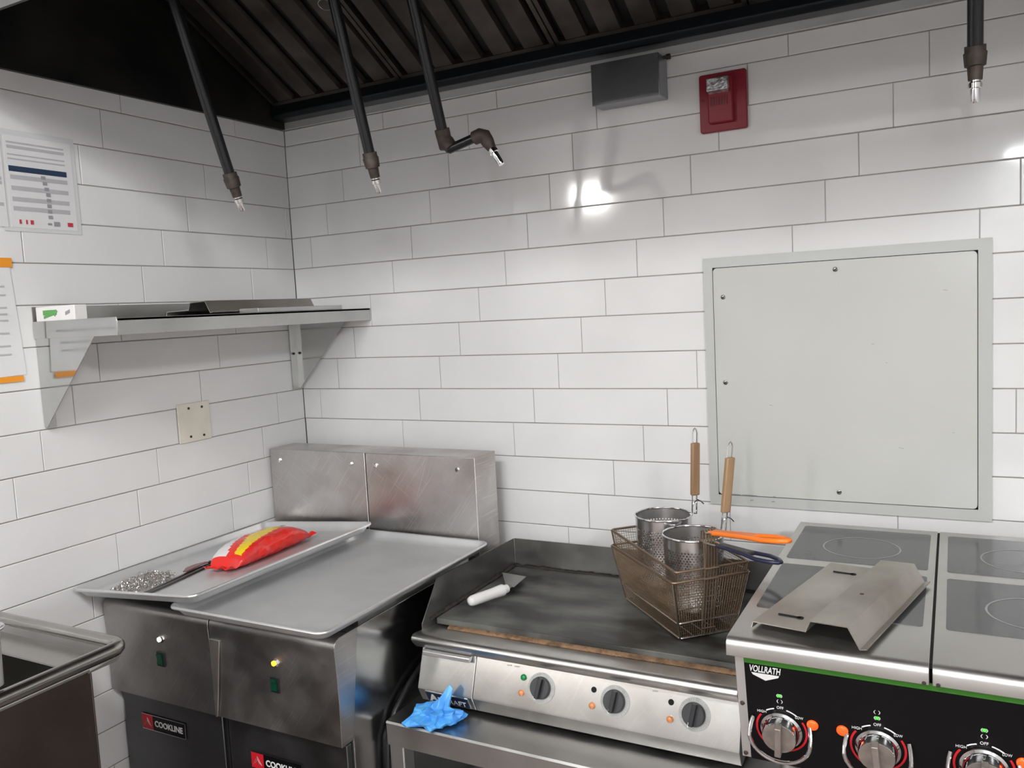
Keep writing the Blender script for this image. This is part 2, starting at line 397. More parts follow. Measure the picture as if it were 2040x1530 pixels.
# baffle filters: each a frame full of deep vertical ridges, leaning from the gutter up into the hood
FS = .55; fl = math.sqrt(1 + FS * FS); fdir = Vector((0, -1 / fl, FS / fl)); fnrm = Vector((0, -FS / fl, -1 / fl))
fo = Vector((0, -.066, 1.036))
PER = .0905; FW = .5
for k in range(7):
    x0 = .033 + k * (FW + .004); x1 = x0 + FW
    if x1 > 3.38: break
    lb = ['dark baffle filter nearest the tiled corner, above the fryers',
          'second dark baffle filter out from the tiled corner',
          'third dark baffle filter out from the tiled corner, over the griddle',
          'fourth dark baffle filter from the tiled corner, above the grey steel box',
          'fifth baffle filter from the tiled corner, at the right of the hood',
          'sixth baffle filter from the tiled corner, past the red alarm'][min(k, 5)]
    if k > 3: break
    fil = thing('baffle_filter', lb, 'filter', (x0 + FW / 2, -.07, 1.04), 'baffle filters in the hood')
    L_ = .52
    fr = MB()
    for a, b in ((x0, x0 + .012), (x1 - .012, x1)):
        fr.obox(Vector(((a + b) / 2, 0, 0)) + fo + fdir * L_ / 2, (1, 0, 0), fdir, fnrm, (b - a) / 2, L_ / 2, .012)
    for q in (.008, L_ - .008):
        fr.obox(Vector(((x0 + x1) / 2, 0, 0)) + fo + fdir * q, (1, 0, 0), fdir, fnrm, FW / 2, .008, .012)
    fr.build('filter_frame', M['baffle'], fil)
    sl = MB(); q = x0 + .03
    nper = 5; per = (FW - .024) / nper
    for i in range(nper):
        c = x0 + .012 + per * (i + .5)
        prof = [(-per * .36, -.004), (-per * .30, .010), (per * .30, .010), (per * .36, -.004), (per * .34, -.006), (per * .27, .007), (-per * .27, .007), (-per * .34, -.006)]
        vs_ = [Vector((c + a, 0, 0)) + fo + fdir * t + fnrm * b for t in (.014, L_ - .014) for a, b in prof]
        n = len(prof)
        sl.add(vs_, [tuple(range(n))[::-1], tuple(range(n, 2 * n))] + [(j, (j + 1) % n, n + (j + 1) % n, n + j) for j in range(n)])
    sl.build('baffle', M['baffle'], fil, smooth=0)
    bk = MB()
    bk.obox(Vector(((x0 + x1) / 2, 0, 0)) + fo + fdir * L_ / 2 - fnrm * .011, (1, 0, 0), fdir, fnrm, FW / 2 - .012, L_ / 2 - .01, .001)
    bk.build('rear_baffle', M['hood'], fil, smooth=0)
# thin wire loop caught on the filters
wl = MB(); c = Vector((.50, -.375, 1.135)); cc = fo + fdir * .32 + Vector((.505, 0, 0)) + fnrm * .03
wl.tube([cc + Vector((1, 0, 0)) * .020 * math.cos(t) + fdir * .018 * math.sin(t) for t in [i * 2 * PI / 20 for i in range(17)]], .0008, 5)
tag(wl.build('wire_loop', M['wirebright'], None), 'thin bright wire loop hanging below the baffle filters', 'wire')

# fire-suppression drops
def drop(x, pts, tip, label, elbow=None):
    b, t = Vector(pts[0]), Vector(pts[1])
    d = (t - b).normalized(); topz = CZ - .03
    end = b + d * ((topz - b.z) / d.z)
    r = thing('suppression_pipe', label, 'pipe', b, 'fire suppression pipes')
    MB().cyl(b, end, .0125, 20).build('pipe', M['pipe'], r)
    tip = Vector(tip or (0, 0, 0)); dn = (tip - b).normalized() if elbow is None else None
    cp = MB()
    if elbow is None:
        cp.tube([b + d * .012, b + d * .002, b, b + dn * .022, b + dn * .023, b + dn * .045], [.0165, .0165, .0185, .0165, .0125, .011], 8)
        cp.build('coupling', M['fitting'], r, smooth=50)
        s = b + dn * .044
        nz = MB(); nz.tube([s, s + dn * .004, s + dn * .006, s + dn * .014, s + dn * .015, tip - dn * .004, tip], [.0085, .0085, .011, .011, .008, .0078, .006], 12)
        nz.build('nozzle', M['chrome'], r)
    else:
        e1, e2, tn = [Vector(p) for p in elbow]
        cp.tube([b + d * .02, b + d * .008, b, b - d * .014 + (e1 - b) * .1, e1 + Vector((0, 0, .0)) - (e1 - b) * .5, e1], [.0175, .0175, .017, .0185, .018, .0155], 14)
        cp.build('elbow', M['fitting'], r)
        MB().cyl(e1 - (e2 - e1) * .1, e2, .0105, 16).build('pipe', M['pipe'], r)
        dn = (tn - e2).normalized(); dd = (e2 - e1).normalized()
        k = MB(); k.tube([e2 - dd * .012, e2 + dd * .004, e2 + dd * .012 + dn * .006, e2 + dd * .012 + dn * .022, e2 + dd * .012 + dn * .04], [.0155, .0165, .0165, .015, .0105], 14)
        k.build('elbow', M['fitting'], r)
        s = e2 + dd * .012 + dn * .038; tn = s + dn * .046
        nz = MB(); nz.tube([s, s + dn * .004, s + dn * .006, s + dn * .014, s + dn * .015, tn - dn * .004, tn], [.0085, .0085, .011, .011, .008, .0078, .006], 12)
        nz.build('nozzle', M['chrome'], r)
    return r
drop(.463, [(.463, -.7, .68), (.463, -.826, 1.05)], (.463, -.672, .606), 'black pipe with chrome nozzle hanging over the sheet pans, leftmost')
drop(.799, [(.799, -.6, .697), (.799, -.693, 1.017)], (.799, -.577, .620), 'straight black pipe with chrome nozzle beside the pipe with an elbow')
drop(.936, [(.936, -.5, .738), (.936, -.6, 1.027)], None, 'black pipe with rusty elbows ending in a sideways offset chrome nozzle',
     elbow=[(.955, -.5, .712), (1.028, -.5, .729), (1.066, -.5, .665)])
drop(2.005, [(2.005, -.5, .731), (2.005, -.5445, .881)], (2.005, -.497, .648), 'black pipe with nozzle hanging alone at the far right near the alarm')

# grey steel junction box under the hood
bx = thing('junction_box', 'grey steel box mounted on the tiles under the hood edge', 'box', (1.225, -.035, .856))
MB().box(1.134, 1.317, -.070, -.001, .858, .962).build('box_body', M['box'], bx, bevel=.002)
MB().box(1.134, 1.317, -.073, -.0705, .856, .962).build('box_cover', M['box'], bx, bevel=.001)
kn = MB(); kn.cyl((1.325, -.03, .958), (1.335, -.03, .958), .007, 12); kn.cyl((1.317, -.03, .958), (1.327, -.03, .958), .0045, 10)
kn.build('conduit_knob', M['fitting'], bx)

# fire alarm strobe
al = thing('fire_alarm', 'red fire alarm sounder with clear strobe on the white tiles', 'alarm', (1.46, -.01, .757))
MB().prism(rrect(.118, .144, .006, 4, 1.461, .829), -.0135, -.001, 'y').build('back_plate', M['alarmred'], al, bevel=.002)
MB().prism(rrect(.062, .112, .004, 3, 1.458, .832), -.030, -.0135, 'y').build('raised_housing', M['alarmred'], al, bevel=.003)
ln = MB(); ln.prism([(-.030, .846), (-.052, .850), (-.052, .880), (-.030, .886)], 1.430, 1.482, 'x')
ln.build('strobe_lens', M['lens'], al, bevel=.002)
gr = MB()
for i in range(7): gr.box(1.434 + i * .0065, 1.4375 + i * .0065, -.0312, -.0300, .818, .840)
gr.build('sounder_grille', M['alarmdark'], al, smooth=0)
dd_ = MB(); dd_.cyl((1.411, -.0135, .838), (1.411, -.0148, .838), .0035, 12); dd_.build('screw', M['alarmdark'], al)

# access panel
ap = thing('access_panel', 'large off-white painted access panel set in the tiled wall', 'panel', (1.72, -.004, -.206))
fr = MB(); ox0, ox1, oz0, oz1 = 1.397, 2.048, -.206, .442
ix0, ix1, iz0, iz1 = 1.4200, 2.0205, -.180, .4165
fr.box(ox0, ox1, -.006, -.0008, iz1, oz1); fr.box(ox0, ox1, -.006, -.0008, oz0, iz0)
fr.box(ox0, ix0, -.006, -.0008, iz0, iz1); fr.box(ix1, ox1, -.006, -.0008, iz0, iz1)
fr.build('panel_frame', M['framewhite'], ap)
MB().box(ix0, ix1, -.002, -.0008, iz0, iz1).build('panel_gap', M['hollow'], ap)
dw, dz = ix1 - ix0 - .003, iz1 - iz0 - .003
MB().prism(rrect(dw, dz, .010, 5, (ix0 + ix1) / 2, (iz0 + iz1) / 2), -.0075, -.002, 'y').build('panel_door', M['doorwhite'], ap, bevel=.0012)
for sx, sz in ((1.719, .393), (1.447, .340), (1.447, .119), (1.720, -.155)):
    s_ = MB(); s_.tube([(sx, -.0075, sz), (sx, -.0095, sz), (sx, -.0105, sz)], [.0058, .0058, .004], 16)
    s_.cur = 1; s_.obox((sx, -.0106, sz), (1, 0, .5), (-.5, 0, 1), (0, 1, 0), .0050, .0009, .0004)
    s_.build('screw', [M['screwgrey'], M['hollow']], ap)
for a, b in ((1.452, 1.478), (1.482, 1.520), (1.56, 1.566)):
    ch = MB(); ch.obox(((a + b) / 2, -.0079, -.1765), (1, 0, -.02), (0, 0, 1), (0, 1, 0), (b - a) / 2, .0011, .0003); ch.build('paint_chip', M['ink'], ap, smooth=0)
for px_, pz_ in ((1.560, -.190), (1.506, -.190)):
    ch = MB(); ch.obox((px_, -.0062, pz_), (1, 0, .1), (0, 0, 1), (0, 1, 0), .004, .0014, .0003); ch.build('paint_chip', M['ink'], ap, smooth=0)
for px_, pz_, l_ in ((1.56, .06, .004), (1.955, .33, .005), (1.80, .21, .003), (1.86, -.04, .006), (1.97, .0, .002), (1.83, .165, .002)):
    ch = MB(); ch.obox((px_, -.0078, pz_), (1, 0, -.2), (.2, 0, 1), (0, 1, 0), l_, .0006, .0003); ch.build('scratch', M['ink'], ap, smooth=0)

# blank cover plate on the left wall
pl = thing('cover_plate', 'cream blank cover plate with four screws on the left wall', 'plate', (.003, -.472, -.001))
MB().box(.0008, .0055, -.530, -.4135, -.001, .113).build('plate', M['cream'], pl, bevel=.0015)
for y_, z_ in ((-.491, .098), (-.443, .097), (-.491, .015), (-.443, .013)):
    s_ = MB(); s_.tube([(.0055, y_, z_), (.0068, y_, z_), (.0074, y_, z_)], [.0038, .0038, .0025], 12); s_.build('screw', M['fitting'], pl)

# ================================================================== WALL SHELF
sh = thing('wall_shelf', 'stainless wall shelf on angled brackets over the fryers', 'shelf', (.15, -.46, .325))
MB().box(.002, .31, -.925, -.004, .358, .3635).build('shelf_top', M['steel_y'], sh)
MB().box(.3085, .31, -.925, -.004, .325, .3635).build('front_edge', M['steel_y'], sh, bevel=.0006)
MB().box(.002, .31, -.9265, -.925, .325, .3665).build('end_edge', M['mirror'], sh, bevel=.0006)
MB().box(.002, .31, -.004, -.0025, .325, .3635).build('end_edge', M['steel_y'], sh)
MB().box(.0008, .0035, -.925, -.004, .358, .402).build('rear_upstand', M['steel_y'], sh)
def bracket(y0, y1, mat):
    b = MB(); b.prism([(.002, .108), (.012, .108), (.222, .325), (.222, .357), (.002, .357)], y0, y1, 'y')
    return b.build('bracket', mat, sh)
bracket(-.9225, -.9205, M['mirror'])
br = bracket(-.0245, -.0225, M['mirror'])
f = MB(); f.box(.002, .005, -.052, -.0245, .105, .357); f.box(.002, .005, -.0225, -.004, .105, .357)
f.build('bracket_flange', M['steel_z'], sh)
for y_ in (-.040, -.012):
    s_ = MB(); s_.cyl((.005, y_, .225), (.009, y_, .225), .004, 10); s_.build('bolt', M['fitting'], sh)
# left bracket's own flange, on its hidden side
MB().box(.002, .005, -.9205, -.893, .105, .357).build('bracket_flange', M['steel_z'], sh)
lb_ = thing('label_carton', 'small white carton with green printing standing on the shelf end', 'carton', (.087, -.905, .3665))
MB().box(.013, .160, -.923, -.890, .3637, .4010).build('carton', M['whiteplastic'], lb_, bevel=.002)
gi = MB(); gi.obox((.068, -.9234, .386), (1, 0, 0), (0, 0, 1), (0, 1, 0), .026, .006, .0003); gi.obox((.064, -.9238, .379), (1, 0, .2), (0, 0, 1), (0, 1, 0), .020, .003, .0003)
gi.obox((.090, -.9238, .384), (1, 0, 1), (1, 0, -1), (0, 1, 0), .008, .003, .0003)
gi.build('green_print', M['greenink'], lb_, smooth=0)
gi = MB(); gi.obox((.135, -.9234, .384), (1, 0, .3), (0, 0, 1), (0, 1, 0), .009, .004, .0003)
gi.build('grey_print', M['ink'], lb_, smooth=0)

# bent steel guard (cross-section: flange, hump, foot), with two keyhole slots
def guard(label, xf, length=.37):
    prof = [(-.007, .0065), (.003, .004), (.021, .036), (.080, .0335), (.088, .0145), (.177, .0125), (.180, .002)]
    r = thing('bent_steel_guard', label, 'guard', xf.to_translation(), 'bent steel guards')
    mb = MB(); n = len(prof)
    vs_ = [(-a, t, z + .001) for t in (0, length) for a, z in prof]
    mb.add(vs_, [(i, i + 1, n + i + 1, n + i) for i in range(n - 1)])
    mb.build('folded_sheet', M['alu_dark'], r, solid=.0022, smooth=0, xf=xf)
    for t in (.050, length - .055):
        k = MB(); k.obox((-.134, t, .0164), (1, .05, 0), (-.05, 1, 0), (0, 0, 1), .019, .0028, .0004)
        k.cyl((-.116, t + .001, .0160), (-.116, t + .001, .0168), .0058, 14)
        k.build('keyhole_slot', M['hollow'], r, xf=xf)
    s = MB(); s.cyl((-.050, .16, .0355), (-.050, .16, .0372), .0035, 12); s.build('rivet', M['fitting'], r, xf=xf)
    return r
ga = math.atan2(-.215, .977)
guard('bent stainless guard with keyhole slots lying across the induction range', Matrix.Translation((1.845, -.83, -.2185)) @ Matrix.Rotation(ga, 4, 'Z'))
guard('bent steel guard lying on the wall shelf, only its raised ridge showing', Matrix.Translation((.222, -.575, .3642)) @ Matrix.Rotation(math.radians(-2), 4, 'Z'), .40)
dt = MB(); dt.box(.235, .305, -.487, -.135, .3640, .3765)
tag(dt.build('steel_strip_tray', M['steel_y'], None, bevel=.001), 'long thin pale steel tray lying at the front of the wall shelf', 'tray')

# ================================================================== NOTICES
n1 = thing('printed_chart', 'printed chart in a plastic sleeve taped high on the left wall', 'notice', (.001, -.87, .588))
def wallquad(mb, y0, y1, z0, z1, x): mb.obox((x, (y0 + y1) / 2, (z0 + z1) / 2), (0, 1, 0), (0, 0, 1), (1, 0, 0), abs(y1 - y0) / 2, abs(z1 - z0) / 2, .0003)
m_ = MB(); wallquad(m_, -.970, -.772, .583, .822, .0012); m_.build('sleeve', M['sleeve'], n1)
m_ = MB(); wallquad(m_, -.952, -.783, .592, .808, .0020); m_.build('sheet', M['paper'], n1)
m_ = MB(); wallquad(m_, -.946, -.800, .724, .737, .0028); m_.build('table_header', M['inknavy'], n1)
m_ = MB()
for z_, t_ in ((.790, .004), (.778, .007), (.762, .003), (.752, .003)): wallquad(m_, -.946, -.802, z_, z_ + t_, .0028)
for i, z_ in enumerate((.706, .680, .654, .632)): wallquad(m_, -.944, -.800, z_, z_ + .010, .0028)
m_.build('text_lines', M['inklight'], n1)
m_ = MB()
for i in range(8): wallquad(m_, -.868 + .0015 * min(i, 3) * 2, -.857 + .0015 * min(i, 3) * 2, .712 - i * .0135, .720 - i * .0135, .0033)
m_.build('table_marks', M['ink'], n1)
m_ = MB(); wallquad(m_, -.846, -.831, .600, .611, .0033); m_.build('printed_icon', M['ink'], n1)
m_ = MB(); wallquad(m_, -.862, -.852, .602, .607, .0033); m_.build('printed_icon', M['ink'], n1)
for y0, y1 in ((-.933, -.928), (-.917, -.913), (-.906, -.898), (-.810, -.796)):
    m_ = MB(); wallquad(m_, y0, y1, .601, .611, .0033); m_.build('red_icon', M['inkred'], n1)
n2 = thing('printed_sheet', 'edge of a second printed sheet beside the sleeved chart', 'notice', (.001, -1.05, .588))
m_ = MB(); wallquad(m_, -1.15, -.960, .592, .808, .0026); m_.build('sheet', M['paper'], n2)
m_ = MB()
for z_ in (.77, .755, .70, .69, .64): wallquad(m_, -1.14, -.966, z_, z_ + .008, .0032)
m_.build('text_lines', M['inklight'], n2)
n3 = thing('taped_sheet', 'white paper sheet held with orange tape beside the wall shelf', 'notice', (.001, -1.04, .24))
q3 = MB(); q3.add([(.0012, -1.17, .235), (.0012, -.953, .242), (.0012, -.968, .500), (.0012, -1.17, .505), (.0020, -1.17, .235), (.0020, -.953, .242), (.0020, -.968, .500), (.0020, -1.17, .505)],
       [(0, 1, 2, 3), (4, 5, 6, 7), (0, 1, 5, 4), (1, 2, 6, 5), (2, 3, 7, 6), (3, 0, 4, 7)]); q3.build('sheet', M['paper'], n3)
m_ = MB()
for z_ in (.45, .43, .40, .385, .37, .34, .31, .29): wallquad(m_, -1.15, -.985, z_, z_ + .004, .0026)
m_.build('text_lines', M['inklight'], n3)
m_ = MB(); wallquad(m_, -1.06, -.962, .497, .519, .0030); m_.build('tape', M['tape'], n3)
m_ = MB(); wallquad(m_, -1.06, -.962, .226, .240, .0030); m_.build('tape', M['tape'], n3)

# ================================================================== FRYERS
def fryer(x0, x1, label, zn, nx0, lampmat, swx, seam):
    r = thing('deep_fryer', label, 'fryer', ((x0 + x1) / 2, -.45, FZ), 'floor fryers')
    MB().box(x0 + .0008, x1 - .0008, -.780, -.190, FZ + .12, -.357).build('cabinet', M['fryer_side'], r, bevel=.002)
    MB().box(x0, x1, -.190, -.072, FZ + .12, -.073).build('splash_back', M['splash'], r, bevel=.0015)
    prof = [(-.742, -.3565), (-.806, -.3575), (-.816, -.361), (-.822, -.368), (-.824, -.380), (-.821, -.44), (-.820, -.50), (-.821, -.603), (-.781, -.603)]
    MB().prism(prof, x0, x1).build('control_head', M['fryer'], r, bevel=.001)
    ch = MB(); ch.prism([(-.8245, -.40), (-.8225, -.44), (-.8200, -.44), (-.8200, -.40)], x0, x1)
    t = MB()
    for a, b, c_, d_ in ((x0 + .02, x1 - .02, -.235, -.220), (x0 + .02, x1 - .02, -.715, -.700), (x0 + .02, x0 + .035, -.700, -.235), (x1 - .035, x1 - .02, -.700, -.235)):
        t.box(a, b, c_, d_, -.357, -.3345)
    t.build('tank_rim', M['steel'], r)
    MB().box(x0 + .035, x1 - .035, -.700, -.235, -.3568, -.352).build('oil_tank', M['hollow'], r)
    d = MB().box(x0 + .010, x1 - .008, -.797, -.7805, FZ + .16, -.612).build('door', M['darksteel'], r, bevel=.002)
    h_ = MB(); h_.box(x0 + .05, x1 - .05, -.812, -.7972, -.97, -.955); h_.build('door_handle', M['steel'], d, bevel=.002)
    # maker's plate
    np_ = MB(); np_.box(nx0, nx0 + .160, -.8000, -.7972, zn - .020, zn + .020); p = np_.build('name_plate', M['panelblack'], r, bevel=.0006)
    b_ = MB(); b_.box(nx0 - .001, nx0 + .161, -.8003, -.7995, zn + .0195, zn + .0208); b_.box(nx0 - .001, nx0 + .161, -.8003, -.7995, zn - .0208, zn - .0195)
    b_.box(nx0 + .160, nx0 + .1613, -.8003, -.7995, zn - .0208, zn + .0208)
    b_.build('plate_border', M['chrome'], p)
    MB().box(nx0 + .001, nx0 + .040, -.8006, -.7999, zn - .019, zn + .019).build('red_square', M['red'], p)
    tr = MB(); cx = nx0 + .0205
    for k in (0, 1):
        s_ = .013 - .006 * k
        tr.tube([(cx - s_, -.8009, zn - .010 + .003 * k), (cx, -.8009, zn + .011 - .006 * k), (cx + s_, -.8009, zn - .010 + .003 * k)], .0006, 4)
    tr.build('flame_emblem', M['dialsilver'], p)
    lettering('COOKLINE', 'maker_lettering', (nx0 + .047, -.8001, zn - .008), XB, .104, .0165, M['white'], p, bold=.03)
    # switch and pilot lamp
    sb = MB(); sb.box(swx - .0135, swx + .0135, -.8235, -.8195, -.508, -.471); sw = sb.build('switch', M['black'], r, bevel=.001)
    rk = MB(); rk.prism([(-.8235, -.502), (-.8275, -.502), (-.8250, -.4895), (-.8285, -.476), (-.8235, -.476)], swx - .0095, swx + .0080); rk.build('rocker', M['darkgreen'], sw)
    lp = MB(); lp.tube([(swx + .008, -.8205, -.436), (swx + .008, -.8235, -.436), (swx + .008, -.8255, -.436)], [.0095, .0095, .007], 6); lb2 = lp.build('lamp_bezel', M['chrome'], r)
    ll = MB(); ll.tube([(swx + .006, -.8250, -.436), (swx + .006, -.8285, -.436), (swx + .006, -.8300, -.436)], [.0062, .0062, .0035], 14); ll.build('pilot_lamp', lampmat, r)
    for bxp in seam:
        bo = MB(); bo.tube([(bxp, -.190, -.1085), (bxp, -.194, -.1085), (bxp, -.1955, -.1085)], [.0068, .0068, .0045], 6); bo.build('bolt', M['chrome'], r)
    for lx in (x0 + .04, x1 - .04):
        for ly in (-.74, -.12):
            lg = MB(); lg.tube([(lx, ly, FZ + .12), (lx, ly, FZ + .03), (lx, ly, FZ)], [.02, .016, .022], 14); lg.build('leg', M['steel_z'], r)
    return r
fryer(.012, .3955, 'left floor fryer in the tiled corner, under the sheet pan holding the red bag', -.683, .094, M['whitelit'], .216, (.052, .342))
f2 = fryer(.3990, .783, 'right floor fryer beside the griddle, with glowing amber lamp', -.705, .479, M['amberlit'], .598, (.437, .724))
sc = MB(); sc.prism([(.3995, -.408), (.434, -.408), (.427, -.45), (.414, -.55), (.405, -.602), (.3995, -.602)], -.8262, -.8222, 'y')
sc.build('seam_reflection', M['alu_dark'], f2, bevel=.001)  # added tapered strip, shaped like the pale reflection beside the fryer seam

# ================================================================== SHEET PANS
def sheet_pan(label, cx, cy, w_, d_, z_rim, tiltx, rotz):
    r = thing('sheet_pan', label, 'tray', (cx, cy, z_rim - .025), 'sheet pans on the fryers')
    mb = MB(); rs = []
    for wi, zz, rad in ((0, 0, .026), (.0035, .0, .024), (.010, -.012, .022), (.017, -.0225, .022), (.023, -.0245, .02), (.06, -.0245, .012)):
        rs.append([(x, y, zz) for x, y in rrect(w_ - 2 * wi, d_ - 2 * wi, rad, 7)])
    mb.rings(rs, cap1=True)
    X = Matrix.Translation((cx, cy, z_rim)) @ Matrix.Rotation(rotz, 4, 'Z') @ Matrix.Rotation(tiltx, 4, 'Y')
    mb.build('pan', M['alu'], r, solid=.001, smooth=40, xf=X)
    t = MB(); t.tube([(x, y, -.0025) for x, y in rrect(w_, d_, .027, 8)], .0042, 10, closed=True); t.build('rolled_rim', M['alurim'], r, xf=X)
    return r
sheet_pan('empty sheet pan on the right fryer, front edge overhanging', .596, -.558, .464, .694, -.304, 0, 0)
tl1 = -math.asin(.033 / .44)
sheet_pan('sheet pan with steel scrubber and red bag, overlapping the empty pan', .228, -.568, .440, .672, -.288, tl1, 0)
def pz(x): return -.288 - .0245 + (x - .228) * math.tan(-tl1) + .0008      # floor height of the tilted pan

# red bag of wipes
bag = thing('plastic_bag_pack', 'red plastic packet with yellow stripe lying on the sheet pan', 'packet', (.285, -.47, pz(.285)))
NB_L, NB_A = 110, 96
rs = []; ang = math.atan2(.03, .34)
def bag_pt(u, a):
    hl = .172; s = (u - .5) * 2
    q_ = min(1, abs(s) / .86); taper = (1 - q_ ** 3.2) ** .5
    hw = .066 * (.66 + .34 * taper) + .010 * max(0, abs(s) - .86) / .14; hh = .031 * max(taper, .05)
    ca, sa = math.cos(a), math.sin(a)
    cx_ = hw * math.copysign(abs(ca) ** .75, ca); cz_ = hh * math.copysign(abs(sa) ** .8, sa)
    y = s * hl
    nz = noise.noise(Vector((cx_ * 26, y * 18, cz_ * 30))) * .006 + noise.noise(Vector((cx_ * 60, y * 70, cz_ * 60))) * .0022
    k = 1 + nz / .03 * .5 * (.25 + .75 * taper)
    x = cx_ * k; z = cz_ * k + hh * .98 + .001
    if abs(s) > .86:
        e_ = (abs(s) - .86) / .14; z += (.010 + .004 * math.sin(cx_ * 170 + s)) * e_ + .004; y += .004 * math.sin(cx_ * 110 + 1) * e_
    return Vector((x, y, max(z, .0006) + (.004 * q_ ** 4 if abs(s) <= .86 else 0)))
bm_ = MB()
for i in range(NB_L + 1): rs.append([bag_pt(i / NB_L, 2 * PI * k / NB_A) for k in range(NB_A)])
bm_.rings(rs, True, True)
bm_.mi = []
for i in range(NB_L):
    for k in range(NB_A):
        s = i / NB_L; a = (k + .5) / NB_A * 360
        yc = 62 + 40 * math.sin((s - .15) * 2.2)      # stripe drifts over the crown along the pack
        if .12 < s < .97 and yc - 17 < a < yc + 13: bm_.mi.append(1)
        elif .10 < s < .95 and yc + 30 < a < 200: bm_.mi.append(2)
        else: bm_.mi.append(0)
bm_.mi += [0, 0]
XB_ = Matrix.Translation((.268, -.505, pz(.268))) @ Matrix.Rotation(math.radians(3), 4, 'Z') @ Matrix.Rotation(tl1, 4, 'Y')
o_ = bm_.build('film', [M['redbag'], M['yellow'], M['whitefilm']], bag, smooth=60, xf=XB_)
w2 = MB()
for i in range(6): w2.obox((-.022 + .0012 * i, .062 + .010 * i, .0535), (1, .1, 0), (0, 1, 0), (0, 0, 1), .006, .0035, .0006)
w2.build('dark_print', M['ink'], bag, xf=XB_)
# wire scrubber: a heap of curled steel ribbon
scb = MB(); rnd = random.Random(3)
for i in range(330):
    a = rnd.uniform(0, 2 * PI); q = rnd.random() ** .6; X_ = .135 + .058 * q * math.cos(a) ; Y_ = -.792 + .088 * q * math.sin(a)
    hgt = .026 * (1 - q * q); z = pz(X_) + .005 + hgt * rnd.random()
    r_ = rnd.uniform(.003, .0065); ph = rnd.uniform(0, 6); ax = Vector((rnd.uniform(-1, 1), rnd.uniform(-1, 1), rnd.uniform(-.4, .4))).normalized()
    u = ax.cross(Vector((0, 0, 1))).normalized(); v_ = ax.cross(u)
    pts = [Vector((X_, Y_, z)) + (u * math.cos(ph + t) + v_ * math.sin(ph + t)) * r_ + ax * t * .0012 for t in [j * .7 for j in range(9)]]
    pts = [Vector((p.x, p.y, max(p.z, pz(p.x) + .0012))) for p in pts]
    scb.tube(pts, .0007, 3)
tag(scb.build('steel_scrubber', M['scrub'], None), 'flattened heap of curly steel scrubber on the overlapping sheet pan', 'scrubber')
# tongs
tg = thing('tongs', 'slim dark metal tongs lying between the scrubber and red bag', 'tongs', (.20, -.72, pz(.2)))
for sgn in (-1, 1):
    pts = [(.223 + sgn * .004, -.865), (.215 + sgn * .007, -.80), (.201 + sgn * .009, -.73), (.187 + sgn * .009, -.66), (.181 + sgn * .006, -.61)]
    t = MB(); t.rings([[(x - .0045, y, pz(x) + .001), (x + .0045, y, pz(x) + .001), (x + .0035, y, pz(x) + .0055), (x - .0035, y, pz(x) + .0055)] for x, y in pts], True, True)
    t.build('arm', M['darksteel'], tg, smooth=0)
t = MB(); t.cyl((.173, -.608, pz(.18) + .006), (.189, -.608, pz(.18) + .006), .0055, 12); t.build('hinge', M['black'], tg)
sp = MB(); sp.rings([[(x0_, y, pz(x0_) + .008), (x1_, y, pz(x1_) + .009), (x1_, y, pz(x1_) + .011), (x0_, y, pz(x0_) + .010)] for x0_, x1_, y in ((.176, .190, -.70), (.152, .184, -.67), (.148, .178, -.64), (.160, .180, -.612))], True, True)
sp.build('scoop_head', M['maroon'], tg)
t = MB(); t.tube([(.223, -.868, pz(.223) + .003), (.228, -.874, pz(.223) + .008), (.224, -.880, pz(.223) + .012)], .0028, 8); t.build('tip_cap', M['black'], tg)

# ================================================================== STAND
st = thing('equipment_stand', 'low stainless stand carrying the griddle and induction range', 'stand', (1.55, -.36, FZ))
MB().prism([(-.690, -.655), (-.690, -.604), (-.686, -.600), (-.030, -.600), (-.030, -.655), (-.032, -.655), (-.032, -.602), (-.686, -.602), (-.688, -.606), (-.688, -.655)], .803, 2.30).build('stand_top', M['steel'], st)
MB().box(.803, .805, -.690, -.030, -.655, -.6005).build('side_apron', M['steel_y'], st)
MB().box(.83, 2.27, -.64, -.06, -.98, -.96).build('undershelf', M['steel'], st)
for lx in (.826, 2.27):
    for ly in (-.665, -.055):
        MB().box(lx - .02, lx + .02, ly - .02, ly + .02, FZ, -.603).build('leg', M['steel_z'], st, bevel=.003)
cd = MB(); cpts = [(.794, -.45, -.52), (.794, -.52, -.535), (.794, -.58, -.56), (.794, -.64, -.60), (.794, -.672, -.65), (.794, -.68, -.72), (.794, -.68, -.85), (.794, -.66, -1.05), (.794, -.64, -1.243)]
cd.tube(cpts, .0065, 10)
tag(cd.build('power_cord', M['black'], None), 'black cord hanging in the gap between fryer and stand', 'cord')

